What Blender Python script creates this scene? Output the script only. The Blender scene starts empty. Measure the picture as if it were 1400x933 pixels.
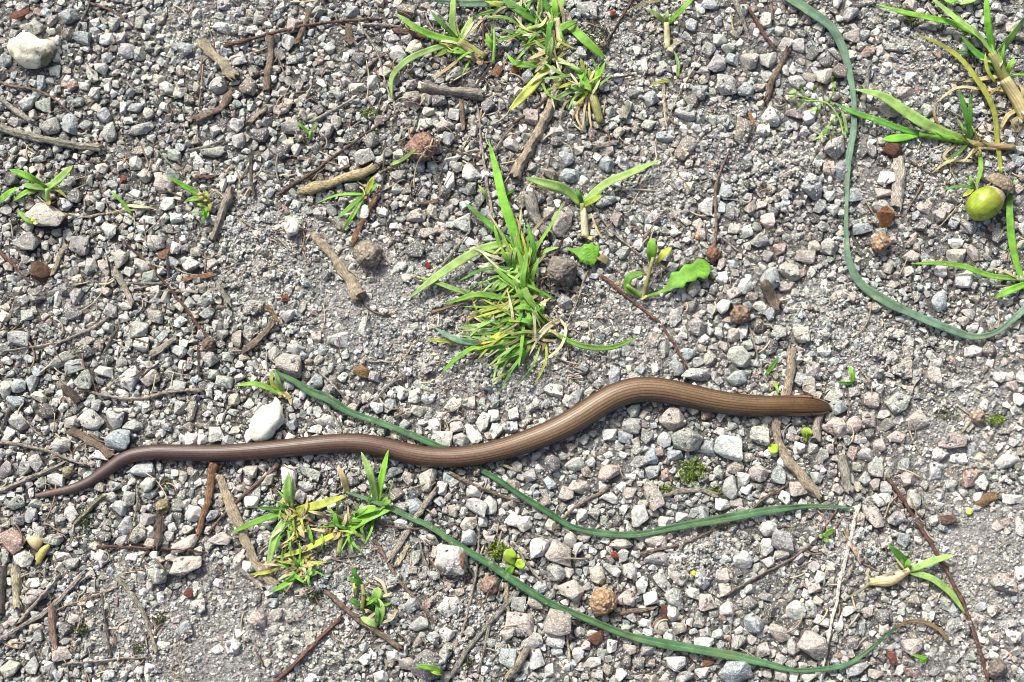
import bpy, bmesh, math, random
import numpy as np
from mathutils import Vector, Matrix, noise as mnoise

# ------------------------------------------------------------------ camera, sky, sun, exposure
sc = bpy.context.scene
col = sc.collection
rng = np.random.default_rng(11)
random.seed(5)

HFOV = math.radians(42.0)
DIST = 0.545                      # lens to the middle of the picture, metres
TILT = math.radians(11.0)         # off straight down
CAM_LOC = Vector((0.0, -DIST * math.sin(TILT), DIST * math.cos(TILT)))
cam_data = bpy.data.cameras.new('camera')
cam_data.sensor_width = 36.0
cam_data.lens = 18.0 / math.tan(HFOV / 2)
cam_data.clip_start = 0.01
cam_data.clip_end = 200.0
cam = bpy.data.objects.new('camera', cam_data)
cam.location = CAM_LOC
cam.rotation_euler = (TILT, 0.0, 0.0)
col.objects.link(cam)
sc.camera = cam

SUN_EL, SUN_AZ = math.radians(46), math.radians(-32)   # azimuth clockwise from +Y (top of the picture)
world = bpy.data.worlds.new('World')
sc.world = world
world.use_nodes = True
wn = world.node_tree
wn.nodes.clear()
sky = wn.nodes.new('ShaderNodeTexSky')
sky.sky_type = 'NISHITA'
sky.sun_disc = False
sky.sun_elevation = SUN_EL
sky.sun_rotation = SUN_AZ
sky.air_density = 1.0
sky.dust_density = 8.0
sky.ozone_density = 1.0
bg = wn.nodes.new('ShaderNodeBackground')
bg.inputs['Strength'].default_value = 0.05
wo = wn.nodes.new('ShaderNodeOutputWorld')
wn.links.new(sky.outputs[0], bg.inputs[0])
wn.links.new(bg.outputs[0], wo.inputs[0])

sun_data = bpy.data.lights.new('sun', 'SUN')
sun_data.energy = 1.5
sun_data.angle = math.radians(10)
sun_data.color = (1.0, 0.975, 0.915)
sun = bpy.data.objects.new('sun', sun_data)
sdir = Vector((math.sin(SUN_AZ) * math.cos(SUN_EL), math.cos(SUN_AZ) * math.cos(SUN_EL), math.sin(SUN_EL)))
sun.rotation_euler = sdir.to_track_quat('Z', 'Y').to_euler()
sun.location = sdir * 3
col.objects.link(sun)

sc.view_settings.view_transform = 'Standard'
sc.view_settings.look = 'None'
sc.view_settings.gamma = 1.0
sc.view_settings.use_curve_mapping = False
sc.view_settings.exposure = 1.72
sc.cycles.filter_width = 1.0
sc.cycles.use_denoising = True

# ------------------------------------------------------------------ picture -> ground
W, H = 1400.0, 933.0
FPX = (W / 2) / math.tan(HFOV / 2)
_rot = Matrix.Rotation(TILT, 3, 'X')

def at(px, py, z=0.0):
    """the point of the place at height z that is seen at photograph pixel (px, py)"""
    d = _rot @ Vector(((px - W / 2) / FPX, (H / 2 - py) / FPX, -1.0))
    t = (z - CAM_LOC.z) / d.z
    return CAM_LOC + d * t

def mpp(px, py):
    """metres per photograph pixel on the ground there"""
    d = _rot @ Vector(((px - W / 2) / FPX, (H / 2 - py) / FPX, -1.0))
    return (-CAM_LOC.z / d.z) / FPX

def w2p(X, Y):
    """photograph pixel of ground points"""
    c, s = math.cos(TILT), math.sin(TILT)
    dy, dz = Y - CAM_LOC.y, -CAM_LOC.z
    yc, zc = dy * c + dz * s, -dy * s + dz * c
    return W / 2 - X / zc * FPX, H / 2 + yc / zc * FPX

# height field of everything lying on the ground, in metres
CELL = 0.0004
GX0, GY0 = -0.315, -0.245
GNX, GNY = 1575, 1250
hm = np.zeros((GNY, GNX), np.float32)
occ = np.zeros((GNY, GNX), bool)

def gidx(x, y):
    return int((x - GX0) / CELL), int((y - GY0) / CELL)

def base_relief(x, y):
    """gentle lie of the ground"""
    return (0.0016 * np.sin(x * 21 + 1.3) * np.cos(y * 17 - .4) + 0.0010 * np.sin(x * 63 + y * 41 + 2.) * np.cos(y * 57 - x * 23))

def relief_fade(x, y):
    fx = np.clip((0.42 - np.abs(x)) / 0.1, 0, 1)
    fy = np.clip((0.36 - np.abs(y)) / 0.1, 0, 1)
    return fx * fy

_xs = GX0 + (np.arange(GNX) + .5) * CELL
_ys = GY0 + (np.arange(GNY) + .5) * CELL
XX, YY = np.meshgrid(_xs, _ys)
hm[:] = base_relief(XX, YY) * relief_fade(XX, YY)

def hget(x, y, r=0.0012, q=None):
    i, j = gidx(x, y)
    k = max(1, int(r / CELL))
    a = hm[max(0, j - k):max(0, j + k + 1), max(0, i - k):max(0, i + k + 1)]
    if a.size == 0:
        return 0.0
    return float(a.mean() if q is None else np.quantile(a, q))

# ------------------------------------------------------------------ object helpers
def mesh_np(name, V, F, smooth=True, uv=None, colv=None):
    """mesh from a vertex array and a list or array of faces"""
    me = bpy.data.meshes.new(name)
    V = np.asarray(V, np.float32)
    if isinstance(F, np.ndarray):
        n, k = F.shape
        lt = np.full(n, k, np.int32)
        lv = F.astype(np.int32).ravel()
    else:
        lt = np.array([len(f) for f in F], np.int32)
        lv = np.array([i for f in F for i in f], np.int32)
    me.vertices.add(len(V))
    me.vertices.foreach_set('co', V.ravel())
    me.loops.add(len(lv))
    me.loops.foreach_set('vertex_index', lv)
    me.polygons.add(len(lt))
    me.polygons.foreach_set('loop_start', np.concatenate(([0], np.cumsum(lt)[:-1])).astype(np.int32))
    me.polygons.foreach_set('use_smooth', np.full(len(lt), smooth, bool))
    if uv is not None:
        l = me.uv_layers.new(name='UVMap')
        l.data.foreach_set('uv', np.asarray(uv, np.float32)[lv].ravel())
    if colv is not None:
        a = me.attributes.new('Col', 'FLOAT_COLOR', 'POINT')
        c = np.ones((len(V), 4), np.float32)
        c[:, :3] = colv
        a.data.foreach_set('color', c.ravel())
    me.update(calc_edges=True)
    return me

def link(name, me, mat=None, parent=None, loc=(0, 0, 0)):
    o = bpy.data.objects.new(name, me)
    if me is not None and mat is not None and len(me.materials) == 0:
        me.materials.append(mat)
    o.location = loc
    o.parent = parent
    col.objects.link(o)
    return o

def tag(o, label=None, cat=None, group=None, kind=None):
    if label: o['label'] = label
    if cat: o['category'] = cat
    if group: o['group'] = group
    if kind: o['kind'] = kind
    return o

# ------------------------------------------------------------------ materials
def new_mat(name):
    m = bpy.data.materials.new(name)
    m.use_nodes = True
    nt = m.node_tree
    b = nt.nodes['Principled BSDF']
    return m, nt, b

def N(nt, t, **kw):
    n = nt.nodes.new(t)
    for k, v in kw.items():
        if k in n.inputs: n.inputs[k].default_value = v
        else: setattr(n, k, v)
    return n

def ramp(nt, src, stops):
    r = nt.nodes.new('ShaderNodeValToRGB')
    e = r.color_ramp.elements
    while len(e) < len(stops): e.new(0.5)
    for i, (p, c) in enumerate(stops):
        e[i].position = p
        e[i].color = (c[0], c[1], c[2], 1) if hasattr(c, '__len__') else (c, c, c, 1)
    nt.links.new(src, r.inputs[0])
    return r.outputs[0]

def mixc(nt, mode, fac, a, b):
    m = nt.nodes.new('ShaderNodeMix')
    m.data_type = 'RGBA'
    m.blend_type = mode
    for sock, v in ((m.inputs[0], fac), (m.inputs[6], a), (m.inputs[7], b)):
        if hasattr(v, 'links'): nt.links.new(v, sock)
        elif hasattr(v, '__len__'): sock.default_value = (v[0], v[1], v[2], 1)
        else: sock.default_value = v
    return m.outputs[2]

def math_n(nt, op, a, b=None, clamp=False):
    m = nt.nodes.new('ShaderNodeMath')
    m.operation = op
    m.use_clamp = clamp
    for i, v in enumerate((a, b)):
        if v is None: continue
        if hasattr(v, 'links'): nt.links.new(v, m.inputs[i])
        else: m.inputs[i].default_value = v
    return m.outputs[0]

def noise_n(nt, vec, scale, detail=2, rough=0.55, dist=0.0):
    n = nt.nodes.new('ShaderNodeTexNoise')
    n.inputs['Scale'].default_value = scale
    n.inputs['Detail'].default_value = detail
    n.inputs['Roughness'].default_value = rough
    n.inputs['Distortion'].default_value = dist
    if vec is not None: nt.links.new(vec, n.inputs['Vector'])
    return n.outputs[0]

def bump_n(nt, h, strength, distance, b):
    n = nt.nodes.new('ShaderNodeBump')
    n.inputs['Strength'].default_value = strength
    n.inputs['Distance'].default_value = distance
    nt.links.new(h, n.inputs['Height'])
    nt.links.new(n.outputs[0], b.inputs['Normal'])

def tint_source(nt, how):
    if how == 'object':
        return nt.nodes.new('ShaderNodeObjectInfo').outputs['Color']
    a = nt.nodes.new('ShaderNodeAttribute')
    a.attribute_name = 'Col'
    return a.outputs['Color']

def stone_material(name, how, speck=1.0):
    m, nt, b = new_mat(name)
    pos = nt.nodes.new('ShaderNodeNewGeometry').outputs['Position']
    base = tint_source(nt, how)
    n1 = noise_n(nt, pos, 650, 4, 0.65)
    c = mixc(nt, 'MULTIPLY', 1.0, base, ramp(nt, n1, [(0.30, 0.52), (0.5, 1.0), (0.68, 1.5)]))
    n2 = noise_n(nt, pos, 1900, 2, 0.5)
    lightf = ramp(nt, n2, [(0.56, 0.0), (0.66, 0.75 * speck)])
    c = mixc(nt, 'MIX', lightf, c, (0.72, 0.70, 0.66))
    v = nt.nodes.new('ShaderNodeTexVoronoi')
    v.inputs['Scale'].default_value = 1300
    nt.links.new(pos, v.inputs['Vector'])
    darkf = ramp(nt, v.outputs['Distance'], [(0.10, 0.8 * speck), (0.26, 0.0)])
    n3 = noise_n(nt, pos, 420, 2)
    darkf = math_n(nt, 'MULTIPLY', darkf, ramp(nt, n3, [(0.48, 0.0), (0.6, 1.0)]))
    c = mixc(nt, 'MIX', darkf, c, (0.05, 0.05, 0.05))
    n4 = noise_n(nt, pos, 130, 2)                     # sandy film on some of them
    c = mixc(nt, 'MIX', ramp(nt, n4, [(0.46, 0.0), (0.70, 0.42)]), c, (0.365, 0.37, 0.352))
    nt.links.new(c, b.inputs['Base Color'])
    b.inputs['Roughness'].default_value = 0.72
    b.inputs['Specular IOR Level'].default_value = 0.35
    h = math_n(nt, 'ADD', math_n(nt, 'MULTIPLY', n1, 1.0), math_n(nt, 'MULTIPLY', n2, 0.35))
    bump_n(nt, h, 0.8, 0.0011, b)
    return m

M_STONE = stone_material('crushed_stone', 'object')
M_GRAVEL = stone_material('gravel_mass', 'attr')
M_GRIT = stone_material('grit_mass', 'attr', 0.5)

def pebble_material(stained=False):
    m, nt, b = new_mat('stained_quartz' if stained else 'quartz_pebble')
    pos = nt.nodes.new('ShaderNodeNewGeometry').outputs['Position']
    base = tint_source(nt, 'object')
    n1 = noise_n(nt, pos, 160, 4, 0.6)
    c = mixc(nt, 'MULTIPLY', 1.0, base, ramp(nt, n1, [(0.3, 0.72), (0.55, 1.0), (0.7, 1.08)]))
    n2 = noise_n(nt, pos, 110, 3, 0.6, 0.6)
    c = mixc(nt, 'MIX', ramp(nt, n2, [(0.57, 0.0), (0.68, 0.75)]), c, (0.20, 0.19, 0.08))
    if stained:     # algae growing on one flank
        oc = nt.nodes.new('ShaderNodeTexCoord').outputs['Object']
        sp = nt.nodes.new('ShaderNodeSeparateXYZ')
        nt.links.new(oc, sp.inputs[0])
        gsum = math_n(nt, 'SUBTRACT', math_n(nt, 'MULTIPLY', sp.outputs[0], 100.0), math_n(nt, 'MULTIPLY', sp.outputs[1], 70.0))
        gsum = math_n(nt, 'ADD', gsum, math_n(nt, 'MULTIPLY', math_n(nt, 'SUBTRACT', n2, 0.5), 1.6))
        c = mixc(nt, 'MIX', ramp(nt, gsum, [(0.62, 0.0), (0.85, 0.9)]), c, (0.085, 0.085, 0.03))
        c = mixc(nt, 'MIX', ramp(nt, noise_n(nt, pos, 420, 4, 0.7), [(0.54, 0.0), (0.66, 0.6)]), c, (0.30, 0.28, 0.20))
    n3 = noise_n(nt, pos, 1100, 1)
    c = mixc(nt, 'MIX', ramp(nt, n3, [(0.68, 0.0), (0.73, 0.8)]), c, (0.08, 0.07, 0.05))
    nt.links.new(c, b.inputs['Base Color'])
    b.inputs['Roughness'].default_value = 0.5
    bump_n(nt, math_n(nt, 'ADD', n1, math_n(nt, 'MULTIPLY', n3, .2)), 0.5, 0.0012, b)
    return m
M_PEBBLE = pebble_material()
M_STAINED = pebble_material(True)

def ground_material():
    m, nt, b = new_mat('sandy_soil')
    pos = nt.nodes.new('ShaderNodeNewGeometry').outputs['Position']
    big = noise_n(nt, pos, 14, 3, 0.6)
    c = ramp(nt, big, [(0.30, (0.20, 0.198, 0.185)), (0.5, (0.41, 0.405, 0.388)), (0.70, (0.50, 0.495, 0.475))])
    at_ = nt.nodes.new('ShaderNodeAttribute')      # pale sand on the worn patches, shade of the gaps painted dark between stones
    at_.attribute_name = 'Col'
    gap_shade = ramp(nt, big, [(0.30, (0.10, 0.094, 0.086)), (0.5, (0.155, 0.148, 0.138)), (0.70, (0.21, 0.203, 0.193))])
    c = mixc(nt, 'MIX', at_.outputs['Fac'], gap_shade, c)
    fine = noise_n(nt, pos, 1500, 4, 0.7)
    c = mixc(nt, 'MULTIPLY', 1.0, c, ramp(nt, fine, [(0.33, 0.5), (0.5, 1.0), (0.66, 1.5)]))
    v = nt.nodes.new('ShaderNodeTexVoronoi')
    v.inputs['Scale'].default_value = 420
    nt.links.new(pos, v.inputs['Vector'])
    cells = mixc(nt, 'MULTIPLY', 1.0, c, ramp(nt, v.outputs['Distance'], [(0.15, 1.15), (0.6, 0.7)]))
    nt.links.new(cells, b.inputs['Base Color'])
    b.inputs['Roughness'].default_value = 0.95
    b.inputs['Specular IOR Level'].default_value = 0.15
    h = math_n(nt, 'ADD', math_n(nt, 'MULTIPLY', fine, 0.8), math_n(nt, 'MULTIPLY', v.outputs['Distance'], -0.6))
    h = math_n(nt, 'ADD', h, math_n(nt, 'MULTIPLY', noise_n(nt, pos, 260, 4, 0.65), 2.2))
    bump_n(nt, h, 1.0, 0.002, b)
    return m
M_GROUND = ground_material()

def wood_material(name, streak=1.0):
    m, nt, b = new_mat(name)
    base = tint_source(nt, 'object')
    uv = nt.nodes.new('ShaderNodeTexCoord').outputs['UV']
    mp = N(nt, 'ShaderNodeMapping')
    mp.inputs['Scale'].default_value = (0.22, 1.0, 1.0)
    nt.links.new(uv, mp.inputs['Vector'])
    pos = nt.nodes.new('ShaderNodeNewGeometry').outputs['Position']
    s = noise_n(nt, mp.outputs[0], 3.2, 4, 0.65)      # fibres: uv is in millimetres
    c = mixc(nt, 'MULTIPLY', streak, base, ramp(nt, s, [(0.34, 0.22), (0.48, 0.95), (0.64, 1.8)]))
    k = noise_n(nt, pos, 260, 3, 0.6)
    c = mixc(nt, 'MULTIPLY', 0.8, c, ramp(nt, k, [(0.3, 0.5), (0.6, 1.2)]))
    nt.links.new(c, b.inputs['Base Color'])
    b.inputs['Roughness'].default_value = 0.75
    b.inputs['Specular IOR Level'].default_value = 0.3
    bump_n(nt, math_n(nt, 'ADD', s, k), 0.9, 0.0012, b)
    return m
M_WOOD = wood_material('weathered_wood')

def blade_material():
    m, nt, b = new_mat('grass_leaf')
    base = tint_source(nt, 'object')
    uv = nt.nodes.new('ShaderNodeTexCoord').outputs['UV']   # u across 0..1, v along in millimetres
    sep = nt.nodes.new('ShaderNodeSeparateXYZ')
    nt.links.new(uv, sep.inputs[0])
    pos = nt.nodes.new('ShaderNodeNewGeometry').outputs['Position']
    veins = math_n(nt, 'SINE', math_n(nt, 'MULTIPLY', sep.outputs[0], 95.0))
    c = mixc(nt, 'MULTIPLY', 1.0, base, ramp(nt, veins, [(0.0, 0.90), (0.8, 1.06)]))
    mid = math_n(nt, 'ABSOLUTE', math_n(nt, 'SUBTRACT', sep.outputs[0], 0.5))
    c = mixc(nt, 'MIX', ramp(nt, mid, [(0.02, 0.35), (0.07, 0.0)]), c, (0.30, 0.42, 0.16))
    n1 = noise_n(nt, pos, 170, 3, 0.6)
    c = mixc(nt, 'MULTIPLY', 1.0, c, ramp(nt, n1, [(0.3, 0.6), (0.65, 1.3)]))
    n0 = noise_n(nt, pos, 45, 2, 0.5)
    c = mixc(nt, 'MIX', ramp(nt, n0, [(0.52, 0.0), (0.74, 0.3)]), c, (0.30, 0.38, 0.12))
    nd = noise_n(nt, pos, 900, 3, 0.7)
    c = mixc(nt, 'MIX', ramp(nt, nd, [(0.58, 0.0), (0.72, 0.25)]), c, (0.36, 0.35, 0.33))
    n2 = noise_n(nt, pos, 230, 3, 0.7)
    c = mixc(nt, 'MIX', ramp(nt, n2, [(0.62, 0.0), (0.70, 0.6)]), c, (0.48, 0.50, 0.24))   # bleached spots
    nt.links.new(c, b.inputs['Base Color'])
    b.inputs['Roughness'].default_value = 0.42
    b.inputs['Specular IOR Level'].default_value = 0.45
    tr = nt.nodes.new('ShaderNodeBsdfTranslucent')
    nt.links.new(mixc(nt, 'MULTIPLY', 1.0, c, (1.3, 1.35, 0.6)), tr.inputs[0])
    mx = nt.nodes.new('ShaderNodeMixShader')
    mx.inputs[0].default_value = 0.28
    nt.links.new(b.outputs[0], mx.inputs[1])
    nt.links.new(tr.outputs[0], mx.inputs[2])
    nt.links.new(mx.outputs[0], nt.nodes['Material Output'].inputs[0])
    bump_n(nt, math_n(nt, 'ADD', veins, math_n(nt, 'MULTIPLY', n1, 2.0)), 0.35, 0.0002, b)
    return m
M_BLADE = blade_material()

def moss_material():
    m, nt, b = new_mat('moss_leaf')
    c = tint_source(nt, 'attr')
    nt.links.new(c, b.inputs['Base Color'])
    b.inputs['Roughness'].default_value = 0.7
    return m
M_MOSS = moss_material()

def cup_material():
    m, nt, b = new_mat('rough_acorn_cup')
    base = tint_source(nt, 'object')
    pos = nt.nodes.new('ShaderNodeNewGeometry').outputs['Position']
    v = nt.nodes.new('ShaderNodeTexVoronoi')
    v.inputs['Scale'].default_value = 780
    nt.links.new(pos, v.inputs['Vector'])
    n = noise_n(nt, pos, 500, 3, 0.6)
    c = mixc(nt, 'MULTIPLY', 1.0, base, ramp(nt, v.outputs['Distance'], [(0.1, 1.2), (0.65, 0.65)]))
    c = mixc(nt, 'MULTIPLY', 1.0, c, ramp(nt, n, [(0.3, 0.55), (0.65, 1.4)]))
    nt.links.new(c, b.inputs['Base Color'])
    b.inputs['Roughness'].default_value = 0.85
    bump_n(nt, math_n(nt, 'ADD', math_n(nt, 'MULTIPLY', v.outputs['Distance'], -1.0), n), 0.7, 0.0009, b)
    return m
M_CUP = cup_material()

def acorn_material():
    m, nt, b = new_mat('green_acorn_skin')
    tc = nt.nodes.new('ShaderNodeTexCoord').outputs['UV']
    sep = nt.nodes.new('ShaderNodeSeparateXYZ')
    nt.links.new(tc, sep.inputs[0])
    c = ramp(nt, sep.outputs[1], [(0.0, (0.10, 0.06, 0.02)), (0.035, (0.20, 0.20, 0.03)), (0.10, (0.30, 0.40, 0.035)), (0.62, (0.25, 0.33, 0.035)),
                                  (0.80, (0.22, 0.27, 0.03)), (0.845, (0.46, 0.44, 0.26)), (0.95, (0.42, 0.36, 0.22))])
    pos = nt.nodes.new('ShaderNodeNewGeometry').outputs['Position']
    n = noise_n(nt, pos, 260, 3, 0.6)
    c = mixc(nt, 'MULTIPLY', 1.0, c, ramp(nt, n, [(0.3, 0.6), (0.65, 1.2)]))
    st = math_n(nt, 'SINE', math_n(nt, 'MULTIPLY', sep.outputs[0], 150.0))
    c = mixc(nt, 'MULTIPLY', 0.35, c, ramp(nt, st, [(0.0, 0.75), (1.0, 1.1)]))
    n2 = noise_n(nt, pos, 150, 2)
    c = mixc(nt, 'MIX', ramp(nt, n2, [(0.55, 0.0), (0.72, 0.5)]), c, (0.24, 0.20, 0.03))
    nt.links.new(c, b.inputs['Base Color'])
    sc_ = noise_n(nt, pos, 800, 3, 0.7)
    c = mixc(nt, 'MIX', ramp(nt, sc_, [(0.60, 0.0), (0.70, 0.5)]), c, (0.30, 0.26, 0.12))
    nt.links.new(c, b.inputs['Base Color'])
    b.inputs['Roughness'].default_value = 0.38
    return m
M_ACORN = acorn_material()

def lizard_material():
    m, nt, b = new_mat('bronze_scales')
    tc = nt.nodes.new('ShaderNodeTexCoord').outputs['UV']   # u along in 0..1 from the tail tip, v round 0..1, back at 0.5
    sep = nt.nodes.new('ShaderNodeSeparateXYZ')
    nt.links.new(tc, sep.inputs[0])
    u, v = sep.outputs[0], sep.outputs[1]
    back = ramp(nt, u, [(0.0, (0.17, 0.11, 0.10)), (0.06, (0.066, 0.044, 0.046)), (0.25, (0.078, 0.045, 0.035)), (0.5, (0.120, 0.068, 0.041)),
                        (0.68, (0.195, 0.126, 0.068)), (0.86, (0.150, 0.094, 0.044)), (0.93, (0.125, 0.070, 0.025)), (1.0, (0.065, 0.036, 0.015))])
    d = math_n(nt, 'ABSOLUTE', math_n(nt, 'SUBTRACT', v, 0.5))
    # thin dark lines running lengthwise, one per seam of scale rows
    wob = noise_n(nt, tc, 60, 2)
    vv = math_n(nt, 'ADD', v, math_n(nt, 'MULTIPLY', math_n(nt, 'SUBTRACT', wob, 0.5), 0.006))
    line = math_n(nt, 'COSINE', math_n(nt, 'MULTIPLY', vv, 2 * math.pi * 26))
    rows = N(nt, 'ShaderNodeCombineXYZ')
    nt.links.new(math_n(nt, 'MULTIPLY', v, 14.0), rows.inputs[0])
    nt.links.new(math_n(nt, 'MULTIPLY', u, 9.0), rows.inputs[1])
    lf = math_n(nt, 'MULTIPLY', ramp(nt, line, [(0.25, 0.0), (0.85, 1.0)]), ramp(nt, noise_n(nt, rows.outputs[0], 1.0, 2), [(0.35, 0.45), (0.6, 1.0)]))
    mp = N(nt, 'ShaderNodeMapping')
    mp.inputs['Scale'].default_value = (330.0, 26.0, 1.0)
    nt.links.new(tc, mp.inputs['Vector'])
    br = nt.nodes.new('ShaderNodeTexBrick')
    br.offset = 0.5
    br.inputs['Scale'].default_value = 1.0
    br.inputs['Brick Width'].default_value = 1.0
    br.inputs['Row Height'].default_value = 1.0
    br.inputs['Mortar Size'].default_value = 0.10
    br.inputs['Mortar Smooth'].default_value = 0.6
    br.inputs['Color1'].default_value = (0.72, 0.72, 0.72, 1)
    br.inputs['Color2'].default_value = (1.2, 1.2, 1.2, 1)
    br.inputs['Mortar'].default_value = (0.42, 0.4, 0.38, 1)
    nt.links.new(mp.outputs[0], br.inputs['Vector'])
    c = mixc(nt, 'MIX', lf, back, (0.055, 0.030, 0.018))
    c = mixc(nt, 'MULTIPLY', 0.45, c, br.outputs['Color'])
    # broader dusky band along each flank, dark belly
    flank = ramp(nt, d, [(0.10, 0.0), (0.14, 0.55), (0.18, 0.90), (0.25, 0.96)])
    c = mixc(nt, 'MIX', flank, c, (0.040, 0.022, 0.015))
    n = noise_n(nt, tc, 24, 4, 0.6)
    c = mixc(nt, 'MULTIPLY', 1.0, c, ramp(nt, n, [(0.3, 0.8), (0.65, 1.15)]))
    onhead = ramp(nt, u, [(0.945, 0.0), (0.962, 1.0)])
    jaw = ramp(nt, d, [(0.140, 0.0), (0.155, 0.8)])
    c = mixc(nt, 'MIX', math_n(nt, 'MULTIPLY', jaw, onhead), c, (0.20, 0.085, 0.04))
    spots = ramp(nt, noise_n(nt, tc, 190, 2), [(0.52, 0.0), (0.6, 0.7)])
    c = mixc(nt, 'MIX', math_n(nt, 'MULTIPLY', spots, math_n(nt, 'MULTIPLY', jaw, onhead)), c, (0.34, 0.24, 0.13))
    lips = ramp(nt, d, [(0.112, 0.0), (0.124, 0.95), (0.136, 0.95), (0.148, 0.0)])
    c = mixc(nt, 'MIX', math_n(nt, 'MULTIPLY', lips, onhead), c, (0.012, 0.007, 0.005))
    nt.links.new(c, b.inputs['Base Color'])
    headf = ramp(nt, u, [(0.92, 0.42), (0.96, 0.24)])
    nt.links.new(headf, b.inputs['Roughness'])
    b.inputs['Specular IOR Level'].default_value = 0.5
    hgt = math_n(nt, 'ADD', math_n(nt, 'MULTIPLY', br.outputs['Fac'], -1.0), math_n(nt, 'MULTIPLY', line, -0.15))
    fade = ramp(nt, u, [(0.92, 1.0), (0.955, 0.0)])
    bump_n(nt, math_n(nt, 'MULTIPLY', hgt, fade), 0.3, 0.0002, b)
    return m
M_LIZARD = lizard_material()

def plain(name, c, rough=0.5, spec=0.5):
    m, nt, b = new_mat(name)
    pos = nt.nodes.new('ShaderNodeNewGeometry').outputs['Position']
    n = noise_n(nt, pos, 700, 2)
    nt.links.new(mixc(nt, 'MULTIPLY', 1.0, c, ramp(nt, n, [(0.3, 0.8), (0.7, 1.2)])), b.inputs['Base Color'])
    b.inputs['Roughness'].default_value = rough
    b.inputs['Specular IOR Level'].default_value = spec
    return m
M_EYE = plain('dark_eye', (0.02, 0.008, 0.004), 0.08)
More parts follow.
